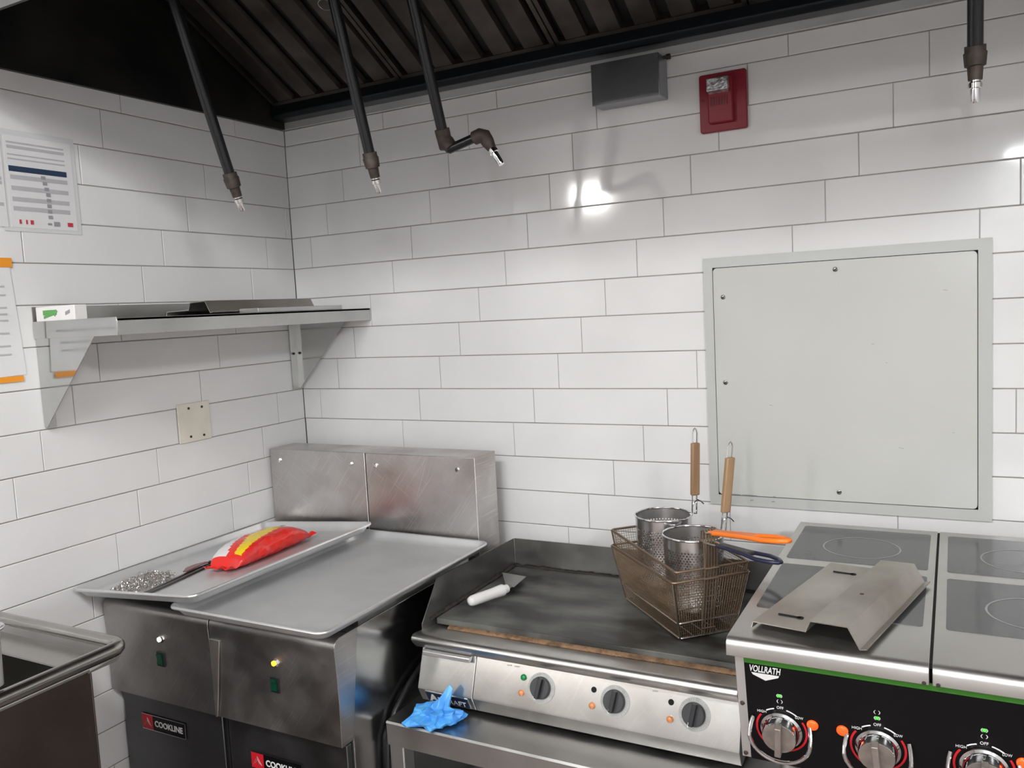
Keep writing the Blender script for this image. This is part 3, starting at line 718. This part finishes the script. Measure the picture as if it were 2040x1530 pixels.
# ================================================================== GRIDDLE
gx0, gx1 = .830, 1.598
gd = thing('electric_griddle', 'countertop electric griddle with blackened plate and three dials', 'griddle', (1.21, -.33, -.6))
MB().box(gx0 + .003, gx1 - .003, -.565, -.075, -.586, -.432).build('body', M['grid_steel'], gd)
MB().box(gx0 + .0045, gx1 - .0045, -.0765, -.0745, -.586, -.330).build('back_guard', M['shield'], gd)
sp_ = [(-.075, -.331), (-.483, -.319), (-.560, -.411), (-.560, -.586), (-.075, -.586)]
MB().prism(sp_, gx0, gx0 + .003).build('side_guard', M['shield'], gd)
MB().prism(sp_, gx1 - .003, gx1).build('side_guard', M['shield'], gd)
MB().box(gx0 + .012, gx1 - .012, -.512, -.080, -.426, -.411).build('cooking_plate', M['plate'], gd, bevel=.0015)
so = MB(); rd = random.Random(5)
for a0, a1, yy, h_ in ((gx0 + .006, gx1 - .01, -.079, .010),):
    n = 120; top = []; bot = []
    for i in range(n + 1):
        x = a0 + (a1 - a0) * i / n; top.append((x, yy - .0005, -.411 + h_ * (.5 + .5 * noise.noise(Vector((x * 60, 0, 0))))))
        bot.append((x, yy - .006, -.4105))
    k = len(so.v); so.add(top + bot, [(i, i + 1, n + 2 + i, n + 1 + i) for i in range(n)])
n = 90; top = []; bot = []
for i in range(n + 1):
    y = -.53 + .45 * i / n; top.append((gx0 + .0035, y, -.411 + .013 * (.5 + .5 * noise.noise(Vector((y * 50, 3, 0)))))); bot.append((gx0 + .012 + .003 * noise.noise(Vector((y * 40, 9, 0))), y, -.4105))
so.add(top + bot, [(i, i + 1, n + 2 + i, n + 1 + i) for i in range(n)])
so.build('burnt_residue', M['soot'], gd, solid=.001)
# crumbly crust along the plate's front edge
cr = MB(); n = 260; rowsv = []
for j, (yy, zz) in enumerate(((-.5122, -.4235), (-.516, -.4240), (-.5195, -.4252), (-.523, -.4270), (-.525, -.4295))):
    rowsv.append([(gx0 + .05 + (gx1 - gx0 - .06) * i / n, yy - .0016 * (noise.noise(Vector((i * .9, j * 2, 1)))), zz + .0016 * noise.noise(Vector((i * .8, j * 3, 5)))) for i in range(n + 1)])
cr.add([p for r_ in rowsv for p in r_], [(j * (n + 1) + i, j * (n + 1) + i + 1, (j + 1) * (n + 1) + i + 1, (j + 1) * (n + 1) + i) for j in range(4) for i in range(n)])
cr.build('baked_crust', M['crust'], gd)
rail = [(-.508, -.4325), (-.588, -.4215), (-.5975, -.4225), (-.6030, -.4270), (-.6050, -.4330), (-.6010, -.4400), (-.5860, -.4560), (-.5680, -.4600), (-.508, -.4600)]
MB().prism([(y, z) for y, z in rail], gx0 - .002, gx1).build('front_rail', M['grid_steel'], gd, bevel=.0012, smooth=50)
pf = [(-.568, -.459), (-.5995, -.548), (-.6005, -.553), (-.5835, -.5885), (-.560, -.5885), (-.560, -.459)]
MB().prism(pf, gx0 + .158, gx1).build('control_panel', M['grid_steel'], gd, bevel=.0012, smooth=20)
MB().prism(pf, gx0 + .006, gx0 + .1565).build('grease_drawer', M['grid_steel'], gd, bevel=.0012, smooth=20)
drw = [o for o in gd.children if o.name.startswith('grease_drawer')][0]
hp = MB(); hp.prism([(-.570, -.4625), (-.584, -.4600), (-.590, -.4640), (-.590, -.4735), (-.586, -.4745), (-.5755, -.4700)], .848, .978); hp.build('drawer_handle', M['alurim'], drw, bevel=.0015)
GU = Vector((0, .0315, .089)).normalized(); GN = Vector((1, 0, 0)).cross(GU)   # panel up and outward
GB = (Vector((1, 0, 0)), GU, GN)
def gpt(x, z, h=0.): return Vector((x, -.568 - (-.459 - z) * .0315 / .089, z)) + GN * h
for i, (kx, kz) in enumerate(((1.160, -.5035), (1.334, -.5025), (1.505, -.4995))):
    dl = MB(); disc(dl, gpt(kx, kz), GN, .0330, .0015, 40); d = dl.build('dial', M['dialsilver'], gd)
    tk = MB()
    for k in range(30):
        a = math.radians(-110 + k * 9.5); u = Vector((1, 0, 0)) * math.sin(a) + GU * math.cos(a)
        L2 = .0030 if k % 3 == 0 else .0016
        tk.obox(gpt(kx, kz, .0017) + u * .0292, u, u.cross(GN), GN, L2, .0004, .0003)
    tk.build('dial_marks', M['ink'], d, smooth=0)
    kb = MB(); disc(kb, gpt(kx - .001, kz, .0015), GN, .0245, .010, 36, .0228); k_ = kb.build('knob', M['knobblack'], gd, bevel=.001)
    ta = math.radians(-8); bu = (GU * math.cos(ta) + Vector((1, 0, 0)) * math.sin(-ta)).normalized(); bv = bu.cross(GN)
    gp = MB(); gp.obox(gpt(kx + .0005, kz, .0165), bu, bv, GN, .0222, .0045, .0055); gp.build('grip_bar', M['black'], k_, bevel=.001)
    mk = MB(); mk.obox(gpt(kx - .006, kz, .0119) - bu * .0205, bu, bv, GN, .0045, .0013, .0005); mk.build('pointer_mark', M['white'], k_)
    for (lx, lz, mt) in (((1.114, 1.284, 1.455)[i], (-.489, -.488, -.485)[i], 'greenlamp' if i == 0 else 'hollow'), ((1.112, 1.283, 1.455)[i], (-.5205, -.519, -.5165)[i], 'amber')):
        lm = MB()
        if mt == 'hollow': disc(lm, gpt(lx, lz, .0), GN, .0062, .0005, 20); lm.build('lamp_hole', M['hollow'], gd)
        else:
            lm.tube([gpt(lx, lz, 0), gpt(lx, lz, .003), gpt(lx, lz, .0055), gpt(lx, lz, .0065)], [.0072, .0070, .0050, .0015], 18); lm.build('pilot_lamp', M[mt], gd, smooth=50)
lab = MB()
for k, x_ in enumerate((1.075, 1.094, 1.42)): lab.obox(gpt(x_, -.470, .0004), (1, 0, .1), GU, GN, .006, .0014, .0002)
lab.build('worn_print', M['dialsilver'], gd)
# badge on the lower bevel of the drawer
BU = Vector((0, -.017, .0355)).normalized(); BN = Vector((1, 0, 0)).cross(BU); BB = (Vector((1, 0, 0)), BU, BN)
def bpt(x, z, h=0.): return Vector((x, -.6005 + (-.553 - z) * .017 / .0355, z)) + BN * h
bd = MB(); bd.obox(bpt(.9145, -.5715, .0008), (1, 0, 0), BU, BN, .0590, .0165, .0008); bdo = bd.build('badge', M['chrome'], drw)
bd = MB(); bd.obox(bpt(.9145, -.5715, .0018), (1, 0, 0), BU, BN, .0570, .0148, .0003); bd.build('badge_field', M['navy'], bdo)
lettering('A', 'badge_lettering', bpt(.862, -.5835, .0022), BB, .026, .0235, M['white'], bdo, bold=.05)
lettering('DCRAFT', 'badge_lettering', bpt(.8875, -.5820, .0022), BB, .078, .0155, M['white'], bdo, bold=.01)
for lx in (.87, 1.56):
    for ly in (-.53, -.11):
        ft = MB(); ft.cyl((lx, ly, -.6), (lx, ly, -.584), .016, 14); ft.build('foot', M['black'], gd)

# turner on the griddle
tn = thing('griddle_turner', 'white-handled steel turner resting on the griddle plate', 'spatula', (.92, -.30, -.411))
hd = MB(); a_, b_ = Vector((.889, -.434, -.392)), Vector((.938, -.318, -.389)); dv = (b_ - a_)
hd.tube([a_, a_ + dv * .02, a_ + dv * .08, a_ + dv * .3, a_ + dv * .6, a_ + dv * .80, a_ + dv * .88, a_ + dv * .885, a_ + dv * 1.0], [.004, .0105, .0135, .0140, .0138, .0150, .0150, .0125, .0105], 16)
hd.build('handle', M['whiteplastic'], tn, smooth=60)
bl = MB(); bl.add([(.934, -.322, -.3885), (.946, -.318, -.3885), (.938, -.290, -.392), (.928, -.294, -.392)], [(0, 1, 2, 3)])
bl.add([(.924, -.300, -.392), (.946, -.294, -.392), (.930, -.194, -.398), (.853, -.190, -.396)], [(0, 1, 2, 3)])
bl.build('blade', M['steel'], tn, solid=.0015, smooth=0)

# crumpled blue glove
gb = thing('crumpled_glove', 'crumpled bright blue disposable glove on the stand before the griddle', 'glove', (.905, -.64, -.6))
bm = bmesh.new(); bmesh.ops.create_icosphere(bm, subdivisions=5, radius=1)
for v in bm.verts:
    p = v.co.copy(); q = p * 1.7 + Vector((4.2, 1.1, 7.7))
    rg = 0; amp = .55
    for o2 in range(4):
        rg += amp * (1 - 2.2 * abs(noise.noise(q * (1.8 ** o2)))); amp *= .52
    k = .72 + .36 * rg
    x = p.x * k * .055; y = p.y * k * .043; z = max(p.z, -.25) * k * .030
    sx = Vector((p.x, p.y, p.z))
    for dr, ln_, pw in ((Vector((.35, .3, 1)).normalized(), .046, 24), (Vector((-.95, .25, .1)).normalized(), .020, 10), (Vector((-.75, -.65, -.1)).normalized(), .030, 9),
                        (Vector((1, .35, -.05)).normalized(), .022, 12), (Vector((.8, .1, .35)).normalized(), .014, 16), (Vector((.1, -1, -.1)).normalized(), .012, 8)):
        c_ = max(0, sx.normalized().dot(dr)) ** pw; x += dr.x * ln_ * c_; y += dr.y * ln_ * c_; z += dr.z * ln_ * c_
    v.co = Vector((x, y, max(z + .013, .0008)))
me = bpy.data.meshes.new('glove_film'); bm.to_mesh(me); bm.free(); me.materials.append(M['cyan'])
me.transform(Matrix.Translation((.915, -.648, -.5995)) @ Matrix.Rotation(.12, 4, 'Z'))
go = bpy.data.objects.new('glove_film', me); COL.objects.link(go); attach(go, gb)
dm = go.modifiers.new('dec', 'DECIMATE'); dm.ratio = .10

# ================================================================== FRYING BASKETS
def basket(label, cx, cy, zb, H, Lt, Wt, Lb, Wb, ang_, tilt, grip, loop_mat, ext):
    r = thing('fry_basket', label, 'basket', (cx, cy, zb), 'nested fry baskets')
    # local: u = long axis (far end +), v = across, origin bottom centre
    X = Matrix.Translation((cx, cy, zb)) @ Matrix.Rotation(ang_, 4, 'Z') @ Matrix.Rotation(-tilt, 4, 'Y')
    def P(u, v, t): return Vector((u * (Lb + (Lt - Lb) * t) / 2, v * (Wb + (Wt - Wb) * t) / 2, H * t))
    ws = MB(); R_ = .00055; S = .0064
    nu = int(Lt / S); nv = int(Wt / S); nh = int(H / S)
    for sg in (-1, 1):
        for i in range(1, nu): u = -1 + 2 * i / nu; ws.tube([P(u, sg, 0), P(u, sg, 1)], R_, 3, caps=False)
        for i in range(1, nv): v = -1 + 2 * i / nv; ws.tube([P(sg, v, 0), P(sg, v, 1)], R_, 3, caps=False)
    for j in range(1, nh):
        t = j / nh; ws.tube([P(-1, -1, t), P(1, -1, t), P(1, 1, t), P(-1, 1, t)], R_, 3, closed=True)
    for i in range(1, nu): u = -1 + 2 * i / nu; ws.tube([P(u, -1, 0), P(u, 1, 0)], R_, 3, caps=False)
    for i in range(1, nv): v = -1 + 2 * i / nv; ws.tube([P(-1, v, 0), P(1, v, 0)], R_, 3, caps=False)
    ws.build('wire_mesh', M['wire'], r, smooth=0, xf=X)
    def rr(t, rad, o=0.0):
        a = P(1, 1, t); return [(x, y, a.z + o) for x, y in rrect(2 * a.x, 2 * a.y, rad, 4)]
    t = MB(); t.tube(rr(1, .008), .0030, 8, closed=True); t.build('rim_wire', M['wire'], r, xf=X)
    fw = MB(); fw.tube(rr(0, .008, .002), .0024, 8, closed=True)
    fw.tube(rr(.28, .008), .0017, 6, closed=True)
    for su in (-1, 1):
        for sv in (-1, 1): fw.tube([P(su, sv, 0) + Vector((0, 0, .002)), P(su, sv, 1)], .0022, 6)
    for v in (-.45, 0, .45): fw.tube([P(-1, v, 0), P(1, v, 0)], .0018, 6)
    fw.build('frame_wire', M['wirebright'] if ext else M['wire'], r, xf=X)
    # hanger: five wires up the near end, bent over the top
    hg = MB(); top = H + ext_h
    for i in range(5):
        v = -.014 + .007 * i + .004
        x0_ = -Lb / 2 - .003; x1_ = -Lt / 2 - .003
        hg.tube([(x0_, v, .002), (x1_, v, H), (x1_ - .0005, v, top - .006), (x1_ + .002, v, top - .001), (x1_ + .008, v, top + .001), (x1_ + .018, v, top - .003), (x1_ + .020, v, top - .022)], .0016, 6)
    for zz in (.02, H, top - .004): hg.tube([(-(Lb + (Lt - Lb) * min(zz / H, 1)) / 2 - .005, -.013, zz), (-(Lb + (Lt - Lb) * min(zz / H, 1)) / 2 - .005, .021, zz)], .0018, 6)
    hg.build('hanger_wires', M['hanger'], r, xf=X)
    # front hook at the far end
    hk = MB(); e = Lt / 2 + .002
    hk.tube([(e - .001, -.012, H * .55), (e, -.011, H + .016), (e + .004, -.008, H + .028), (e + .010, -.004, H + .034), (e + .010, .004, H + .034), (e + .004, .008, H + .028), (e, .011, H + .016), (e - .001, .012, H * .55)], .0018, 7)
    hk.build('hook', M['wire'], r, xf=X)
    # handle
    hs = Vector((-Lt / 2 - .002, .004, top - .004)); hd_ = Vector((-math.cos(grip[1]) * math.cos(grip[0]), math.sin(grip[0]) * math.cos(grip[1]), math.sin(grip[1])))
    sd = Vector((0, 0, 1)).cross(hd_).normalized(); up = hd_.cross(sd)
    LH = grip[2]
    sh_ = MB()
    for sg in (-1, 1): sh_.tube([hs + sd * .012 * sg, hs + hd_ * .05 + sd * .007 * sg, hs + hd_ * (LH * .5) + sd * .007 * sg], .0028, 8)
    sh_.build('handle_wire', M['wirebright'], r, xf=X)
    lp = MB()
    s0 = grip[3]
    pts = [hs + hd_ * s0 + sd * .0075, hs + hd_ * (LH * .55) + sd * .011, hs + hd_ * (LH * .78) + sd * .019, hs + hd_ * (LH * .93) + sd * .013, hs + hd_ * LH + sd * .004,
           hs + hd_ * LH - sd * .004, hs + hd_ * (LH * .93) - sd * .013, hs + hd_ * (LH * .78) - sd * .019, hs + hd_ * (LH * .55) - sd * .011, hs + hd_ * s0 - sd * .0075]
    lp.tube(pts, .0052 if not ext else .0042, 10); lp.build('grip_loop', loop_mat[1], r, smooth=60, xf=X)
    wb = MB(); wb.obox(hs + hd_ * (s0 + (LH * .62 - s0) / 2), hd_, sd, up, (LH * .62 - s0) / 2, .0115, .0045); wb.build('grip', loop_mat[0], r, bevel=.003, xf=X)
    return r
ANG = math.atan2(.70, -.70)
ext_h = .084
basket('lower wire fry basket with grey handle, standing on the griddle', 1.386, -.290, -.4085, .138, .325, .190, .280, .140, ANG, 0, (math.radians(-8), math.radians(3), .215, .035), (M['greycoat'], M['bluecoat']), 1)
basket('upper wire fry basket with orange handle, nested and holding the strainers', 1.381, -.283, -.3700, .130, .338, .180, .290, .148, ANG, math.radians(2.2), (math.radians(-8), math.radians(11), .235, .004), (M['orange'], M['orange']), 0)

# ================================================================== NOODLE STRAINERS
def strainer(label, cx, cy, zt, hb, ht, hdir):
    H = .165; r = thing('noodle_strainer', label, 'strainer', (cx, cy, zt - H), 'perforated noodle strainers')
    rt, rb = .0690, .0630; n = 72; m_ = 14
    me = bpy.data.meshes.new('perforated_cup'); vs_ = []; fs_ = []; uvs = []
    for j in range(m_ + 1):
        t = j / m_; rad = rb + (rt - rb) * t
        for i in range(n + 1): a = 2 * PI * i / n; vs_.append((cx + rad * math.cos(a), cy + rad * math.sin(a), zt - H + H * t))
    for j in range(m_):
        for i in range(n):
            k = j * (n + 1) + i; fs_.append((k, k + 1, k + n + 2, k + n + 1))
    me.from_pydata(vs_, [], fs_); ul = me.uv_layers.new(name='UVMap')
    circ = 2 * PI * .066
    for p in me.polygons:
        for li in p.loop_indices:
            vi = me.loops[li].vertex_index; i = vi % (n + 1); j = vi // (n + 1)
            ul.data[li].uv = (i / n * .0074 * 56, j / m_ * H)
    me.polygons.foreach_set('use_smooth', [True] * len(me.polygons)); me.materials.append(M['perf'])
    o = bpy.data.objects.new('perforated_cup', me); COL.objects.link(o); attach(o, r)
    b = MB(); b.tube([(cx, cy, zt - H), (cx, cy, zt - H + .002)], [rb, rb], 48); b.build('base', M['steel'], r)
    t = MB(); t.tube([(cx + rt * math.cos(a), cy + rt * math.sin(a), zt) for a in [2 * PI * i / 64 for i in range(64)]], .0026, 8, closed=True)
    t.build('rim', M['chrome'], r)
    hb, ht = Vector(hb), Vector(ht); ax = (ht - hb).normalized(); sd = Vector((.70, .71, 0)).normalized(); fw = sd.cross(ax).normalized()
    ed = Vector((hb.x - cx, hb.y - cy, 0)).normalized(); ep = Vector((cx, cy, zt)) + ed * rt
    Lh = (ht - hb).length
    lo, hi = Lh * .235, Lh * .835
    wm = MB()
    wm.tube([ep + sd * .006, hb + sd * .006 + ax * .004, hb + sd * .006 + ax * .012, hb + ax * (Lh - .012) + sd * .006, hb + ax * (Lh - .003) + sd * .003, ht, hb + ax * (Lh - .003) - sd * .003,
             hb + ax * (Lh - .012) - sd * .006, hb - sd * .006 + ax * .012, hb - sd * .006 + ax * .004, ep - sd * .006], .0018, 8)
    wm.build('handle_wire', M['chrome'], r)
    wd = MB(); wd.obox(hb + ax * (lo + hi) / 2 + fw * .002, ax, sd, fw, (hi - lo) / 2, .0105, .0065); wd.build('wooden_grip', M['wood'], r, bevel=.003)
    gw = MB(); gw.tube([hb + ax * (lo + .001) + sd * .004 + fw * -.0052, hb + ax * (hi - .001) + sd * .004 + fw * -.0052], .0016, 6); gw.build('grip_wire', M['chrome'], r)
    hk = MB(); q = hb + ax * .022
    hk.tube([q - sd * .006, q + ax * .010 - sd * .002, q + ax * .016 + sd * .008, q + ax * .012 + sd * .018, q + ax * .004 + sd * .026], .0018, 7); hk.build('rest_hook', M['chrome'], r)
    return r
strainer('rear perforated steel strainer, wooden handle against the tiles', 1.338, -.228, -.185, (1.407, -.196, -.190), (1.414, -.192, .026), None)
strainer('front perforated steel strainer, wooden handle before the access panel', 1.441, -.330, -.197, (1.500, -.290, -.203), (1.521, -.279, .010), None)

# ================================================================== INDUCTION RANGE
hb_ = thing('induction_range', 'countertop induction range with black control panel and chrome knobs', 'range', (1.94, -.45, -.6))
hx0, hxm, hx1 = 1.637, 1.940, 2.243
MB().box(1.651, 2.229, -.775, -.085, -.455, -.2255).build('body', M['steel_y'], hb_)
MB().box(hxm - .0021, hxm + .0021, -.823, -.075, -.2254, -.2225).build('seam_gap_shade', M['hollow'], hb_)  # dark strip standing in for the shade between the two top plates
for a, b, gl in ((hx0, hxm - .0022, (1.654, 1.925)), (hxm + .0022, hx1, (1.959, 2.227))):
    pr = [(-.073, -.2255), (-.073, -.220), (-.823, -.220), (-.8315, -.2215), (-.8375, -.226), (-.8395, -.232), (-.8385, -.250), (-.8355, -.2505), (-.826, -.2505), (-.826, -.2255)]
    tp = MB(); tp.prism(pr, a, b); t_ = tp.build('top_plate', M['hobtop'], hb_, bevel=.0008, smooth=50)
    for y0, y1 in ((-.373, -.108), (-.683, -.414)):
        w_, d_ = gl[1] - gl[0], y1 - y0; cx, cy = (gl[0] + gl[1]) / 2, (y0 + y1) / 2
        g_ = MB(); g_.prism(rrect(w_, d_, .008, 4, cx, cy), -.2200, -.2192, 'z'); go_ = g_.build('glass_pane', M['glass'], t_)
        rg = MB(); rx = cx + (.003 if a < 1.8 else .004); ry = cy - .016
        o1 = [(rx + .079 * math.cos(q * PI / 32), ry + .079 * math.sin(q * PI / 32)) for q in range(64)]
        i1 = [(rx + .0755 * math.cos(q * PI / 32), ry + .0755 * math.sin(q * PI / 32)) for q in range(64)]
        rg.add([(x, y, -.2189) for x, y in o1] + [(x, y, -.2189) for x, y in i1], [(q, (q + 1) % 64, 64 + (q + 1) % 64, 64 + q) for q in range(64)])
        rg.build('zone_ring', M['ring'], go_, smooth=0)
MB().prism([(-.826, -.2507), (-.788, -.4480), (-.775, -.4480), (-.775, -.2507)], 1.648, 1.6625).build('panel_edge', M['alurim'], hb_)
HU = Vector((0, -.19, 1)).normalized(); HN = Vector((1, 0, 0)).cross(HU); HB = (Vector((1, 0, 0)), HU, HN)
def hpt(x, z, h=0.): return Vector((x, -.826 + (-.25 - z) * .193, z)) + HN * h
MB().prism([(-.8255, -.2507), (-.787, -.4500), (-.775, -.4500), (-.775, -.2507)], 1.6627, 2.231).build('control_panel', M['panelblack'], hb_)
cpn = [o for o in hb_.children if o.name.startswith('control_panel')][0]
gs = MB(); gs.obox(hpt(1.947, -.2575, .0006), (1, 0, 0), HU, HN, .2845, .0062, .0005); gs.build('green_stripe', M['green'], cpn, smooth=0)
lettering('VOLLRATH', 'maker_lettering', hpt(1.6715, -.2785, .0006), HB, .050, .0125, M['white'], cpn, bold=.02, shear=.25)
ch = MB(); vs_ = [hpt(1.6735, -.2800, .0010), hpt(1.7185, -.2800, .0010), hpt(1.7165, -.2840, .0010), hpt(1.6960, -.2925, .0010), hpt(1.6760, -.2840, .0010)]
ch.add(vs_, [(0, 1, 2, 3, 4)]); ch.build('maker_emblem', M['white'], cpn, smooth=0)
for i, kx in enumerate((1.7165, 1.8640, 2.0100, 2.1560)):
    kz = -.3815
    # printed arcs and words
    ra = MB(); wa = MB()
    for mbx, a0, a1, rad, hw in ((ra, 58, 170, .0400, .0017), (ra, -170, -52, .0400, .0017), (wa, -34, -14, .0405, .0012), (wa, 14, 40, .0405, .0012)):
        n = 22
        for j in range(n):
            q0 = math.radians(a0 + (a1 - a0) * j / n); q1 = math.radians(a0 + (a1 - a0) * (j + 1) / n)
            pts = [hpt(kx, kz, .0009) + (Vector((1, 0, 0)) * math.sin(q) + HU * math.cos(q)) * rr_ for q in (q0, q1) for rr_ in (rad - hw, rad + hw)]
            mbx.add(pts, [(0, 1, 3, 2)])
    ra.build('red_arc', M['red'], cpn, smooth=0); wa.build('white_arc', M['white'], cpn, smooth=0)
    lettering('OFF', 'dial_lettering', hpt(kx - .0055, kz + .0395, .0008), HB, .011, .0052, M['white'], cpn)
    lettering('HIGH', 'dial_lettering', hpt(kx - .0375, kz + .0275, .0008), HB, .0145, .0048, M['white'], cpn)
    lettering('LOW', 'dial_lettering', hpt(kx + .0235, kz + .0265, .0008), HB, .0125, .0048, M['white'], cpn)
    for j, zz in enumerate((-.3170, -.3275)):
        lettering('( )', 'zone_mark', hpt(kx - .0048, zz - .0035, .0008), HB, .0096, .0068, M['greenled'] if False else M['white'], cpn)
        if j == (i % 2):
            dmb = MB(); disc(dmb, hpt(kx, zz, .0006), HN, .0030, .0006, 14); dmb.build('indicator_light', M['greenled'], cpn)
    # chrome-sided knob with brushed face and grip bar
    k1 = MB(); k1.tube([hpt(kx, kz, .0008), hpt(kx, kz, .004), hpt(kx, kz, .006), hpt(kx - .0005, kz, .022), hpt(kx - .0005, kz, .024)], [.0335, .0335, .0295, .0275, .0265], 48)
    k = k1.build('knob', M['chrome'], hb_, smooth=40)
    k2 = MB(); disc(k2, hpt(kx - .0005, kz, .0240), HN, .0262, .0006, 40); k2.build('knob_face', M['knobface'], k)
    k3 = MB(); ta = math.radians((3, -4, 2, 0)[i]); bu = (HU * math.cos(ta) + Vector((1, 0, 0)) * math.sin(ta)).normalized(); bv = bu.cross(HN)
    k3.obox(hpt(kx - .0005, kz, .0285), bu, bv, HN, .0275, .0052, .0085); k3.build('grip_bar', M['knobface'], k, bevel=.0015)
    # chrome hoop guarding the knob from below
    gd_ = MB(); pts = []
    for q in range(25):
        a = math.radians(-112 + 224 * q / 24)
        rad = .0475; base = hpt(kx, kz, 0) - HU * rad * math.cos(a) * .98 + Vector((1, 0, 0)) * rad * math.sin(a) * 1.02
        e = min(1, (1 - abs(q - 12) / 12) * 4); pts.append(base + HN * (.001 + .022 * e))
    gd_.tube(pts, .0034, 10); gd_.build('knob_guard', M['chrome'], hb_)
    ox = kx + (.050 if i % 2 == 0 else -.052)
    ol = MB(); ol.tube([hpt(ox, -.3615, .0005), hpt(ox, -.3615, .003), hpt(ox, -.3615, .0048), hpt(ox, -.3615, .0052)], [.0092, .0090, .0072, .002], 22); ol.build('warning_lamp', M['orangelamp'], hb_, smooth=50)
for sx, sz in ((1.6548, -.343), (1.6540, -.441)):
    s_ = MB(); disc(s_, hpt(sx, sz, .0), HN, .0042, .003, 12, .003); s_.build('screw', M['fitting'], hb_)
for sx in (1.931, 1.950):
    s_ = MB(); s_.cyl((sx, -.8388, -.2475), (sx, -.8405, -.2475), .0032, 10, .0024); s_.build('screw', M['fitting'], hb_)
for lx in (1.70, 2.18):
    for ly in (-.66, -.13):
        lg = MB(); lg.tube([(lx, ly, -.456), (lx, ly, -.59), (lx, ly, -.5995)], [.016, .014, .018], 14); lg.build('leg', M['steel_z'], hb_)

# ================================================================== SINK
sk = thing('steel_sink', 'stainless sink with rolled rim in the lower left, against the wall', 'sink', (.18, -1.45, FZ))
ZR = -.300; sx0, sx1, sy0, sy1 = .020, .470, -1.95, -1.100
rim = MB(); rc = .015
path = [(sx0, sy1 + .0, ZR - .006), (sx1 - .03, sy1, ZR - .006)] + [(sx1 - .03 + .03 * math.sin(a), sy1 - .03 + .03 * math.cos(a), ZR - .006) for a in [math.radians(15 * q) for q in range(1, 6)]] + [(sx1, sy1 - .03, ZR - .006), (sx1, sy0, ZR - .006)]
rim.tube(path, rc, 14); rim.build('rolled_rim', M['sink'], sk, smooth=60)
dk = MB(); dk.prism([(sy1, ZR - .004), (sy1 - .012, ZR - .004), (sy1 - .018, ZR - .026), (-1.168, ZR - .030), (-1.178, ZR - .031), (-1.180, ZR - .034), (sy1 - .014, ZR - .034), (sy1, ZR - .02)], sx0, sx1 - .006); dk.box(sx1 - .034, sx1 - .004, sy0, -1.176, ZR - .030, ZR - .026)
dk.build('rim_deck', M['sink'], sk)
bw = MB(); bw.box(sx0, sx1 - .034, -1.184, -1.180, -.70, ZR - .034); bw.box(sx1 - .034, sx1 - .030, sy0, -1.180, -.70, ZR - .030)
bw.box(sx0, sx1 - .03, sy0, -1.180, -.704, -.70); bw.box(sx0, sx1 - .03, sy0, sy0 + .004, -.70, ZR - .034); bw.box(sx0, sx0 + .003, sy0, -1.180, -.70, ZR - .034)
bw.build('bowl', M['sink'], sk)
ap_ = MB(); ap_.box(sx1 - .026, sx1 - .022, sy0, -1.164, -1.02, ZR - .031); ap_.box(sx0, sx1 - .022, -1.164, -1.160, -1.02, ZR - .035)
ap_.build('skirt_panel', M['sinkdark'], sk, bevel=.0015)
for ly in (-1.22, -1.90):
    for lx in (.04, sx1 - .06):
        MB().cyl((lx, ly, FZ), (lx, ly, -.705), .018, 14).build('leg', M['steel_z'], sk)
hpn = thing('steel_pan', 'upright edge of a bright steel pan at the left border by the sink', 'pan', (.38, -1.52, ZR))
pm = MB(); rs = []
for ins, z in ((0, -.178), (.004, -.183), (.006, -.282), (.02, -.284)):
    rs.append([(x, y, z) for x, y in rrect(.20 - 2 * ins, .30 - 2 * ins, .022 - ins * .5, 5, .380, -1.480)])
pm.rings(rs, cap1=True); pm.build('pan_wall', M['alurim'], hpn, solid=.0012)
t = MB(); t.tube([(x, y, -.178) for x, y in rrect(.202, .302, .023, 5, .380, -1.480)], .0035, 8, closed=True); t.build('pan_rim', M['chrome'], hpn)
bpy.context.view_layer.update()
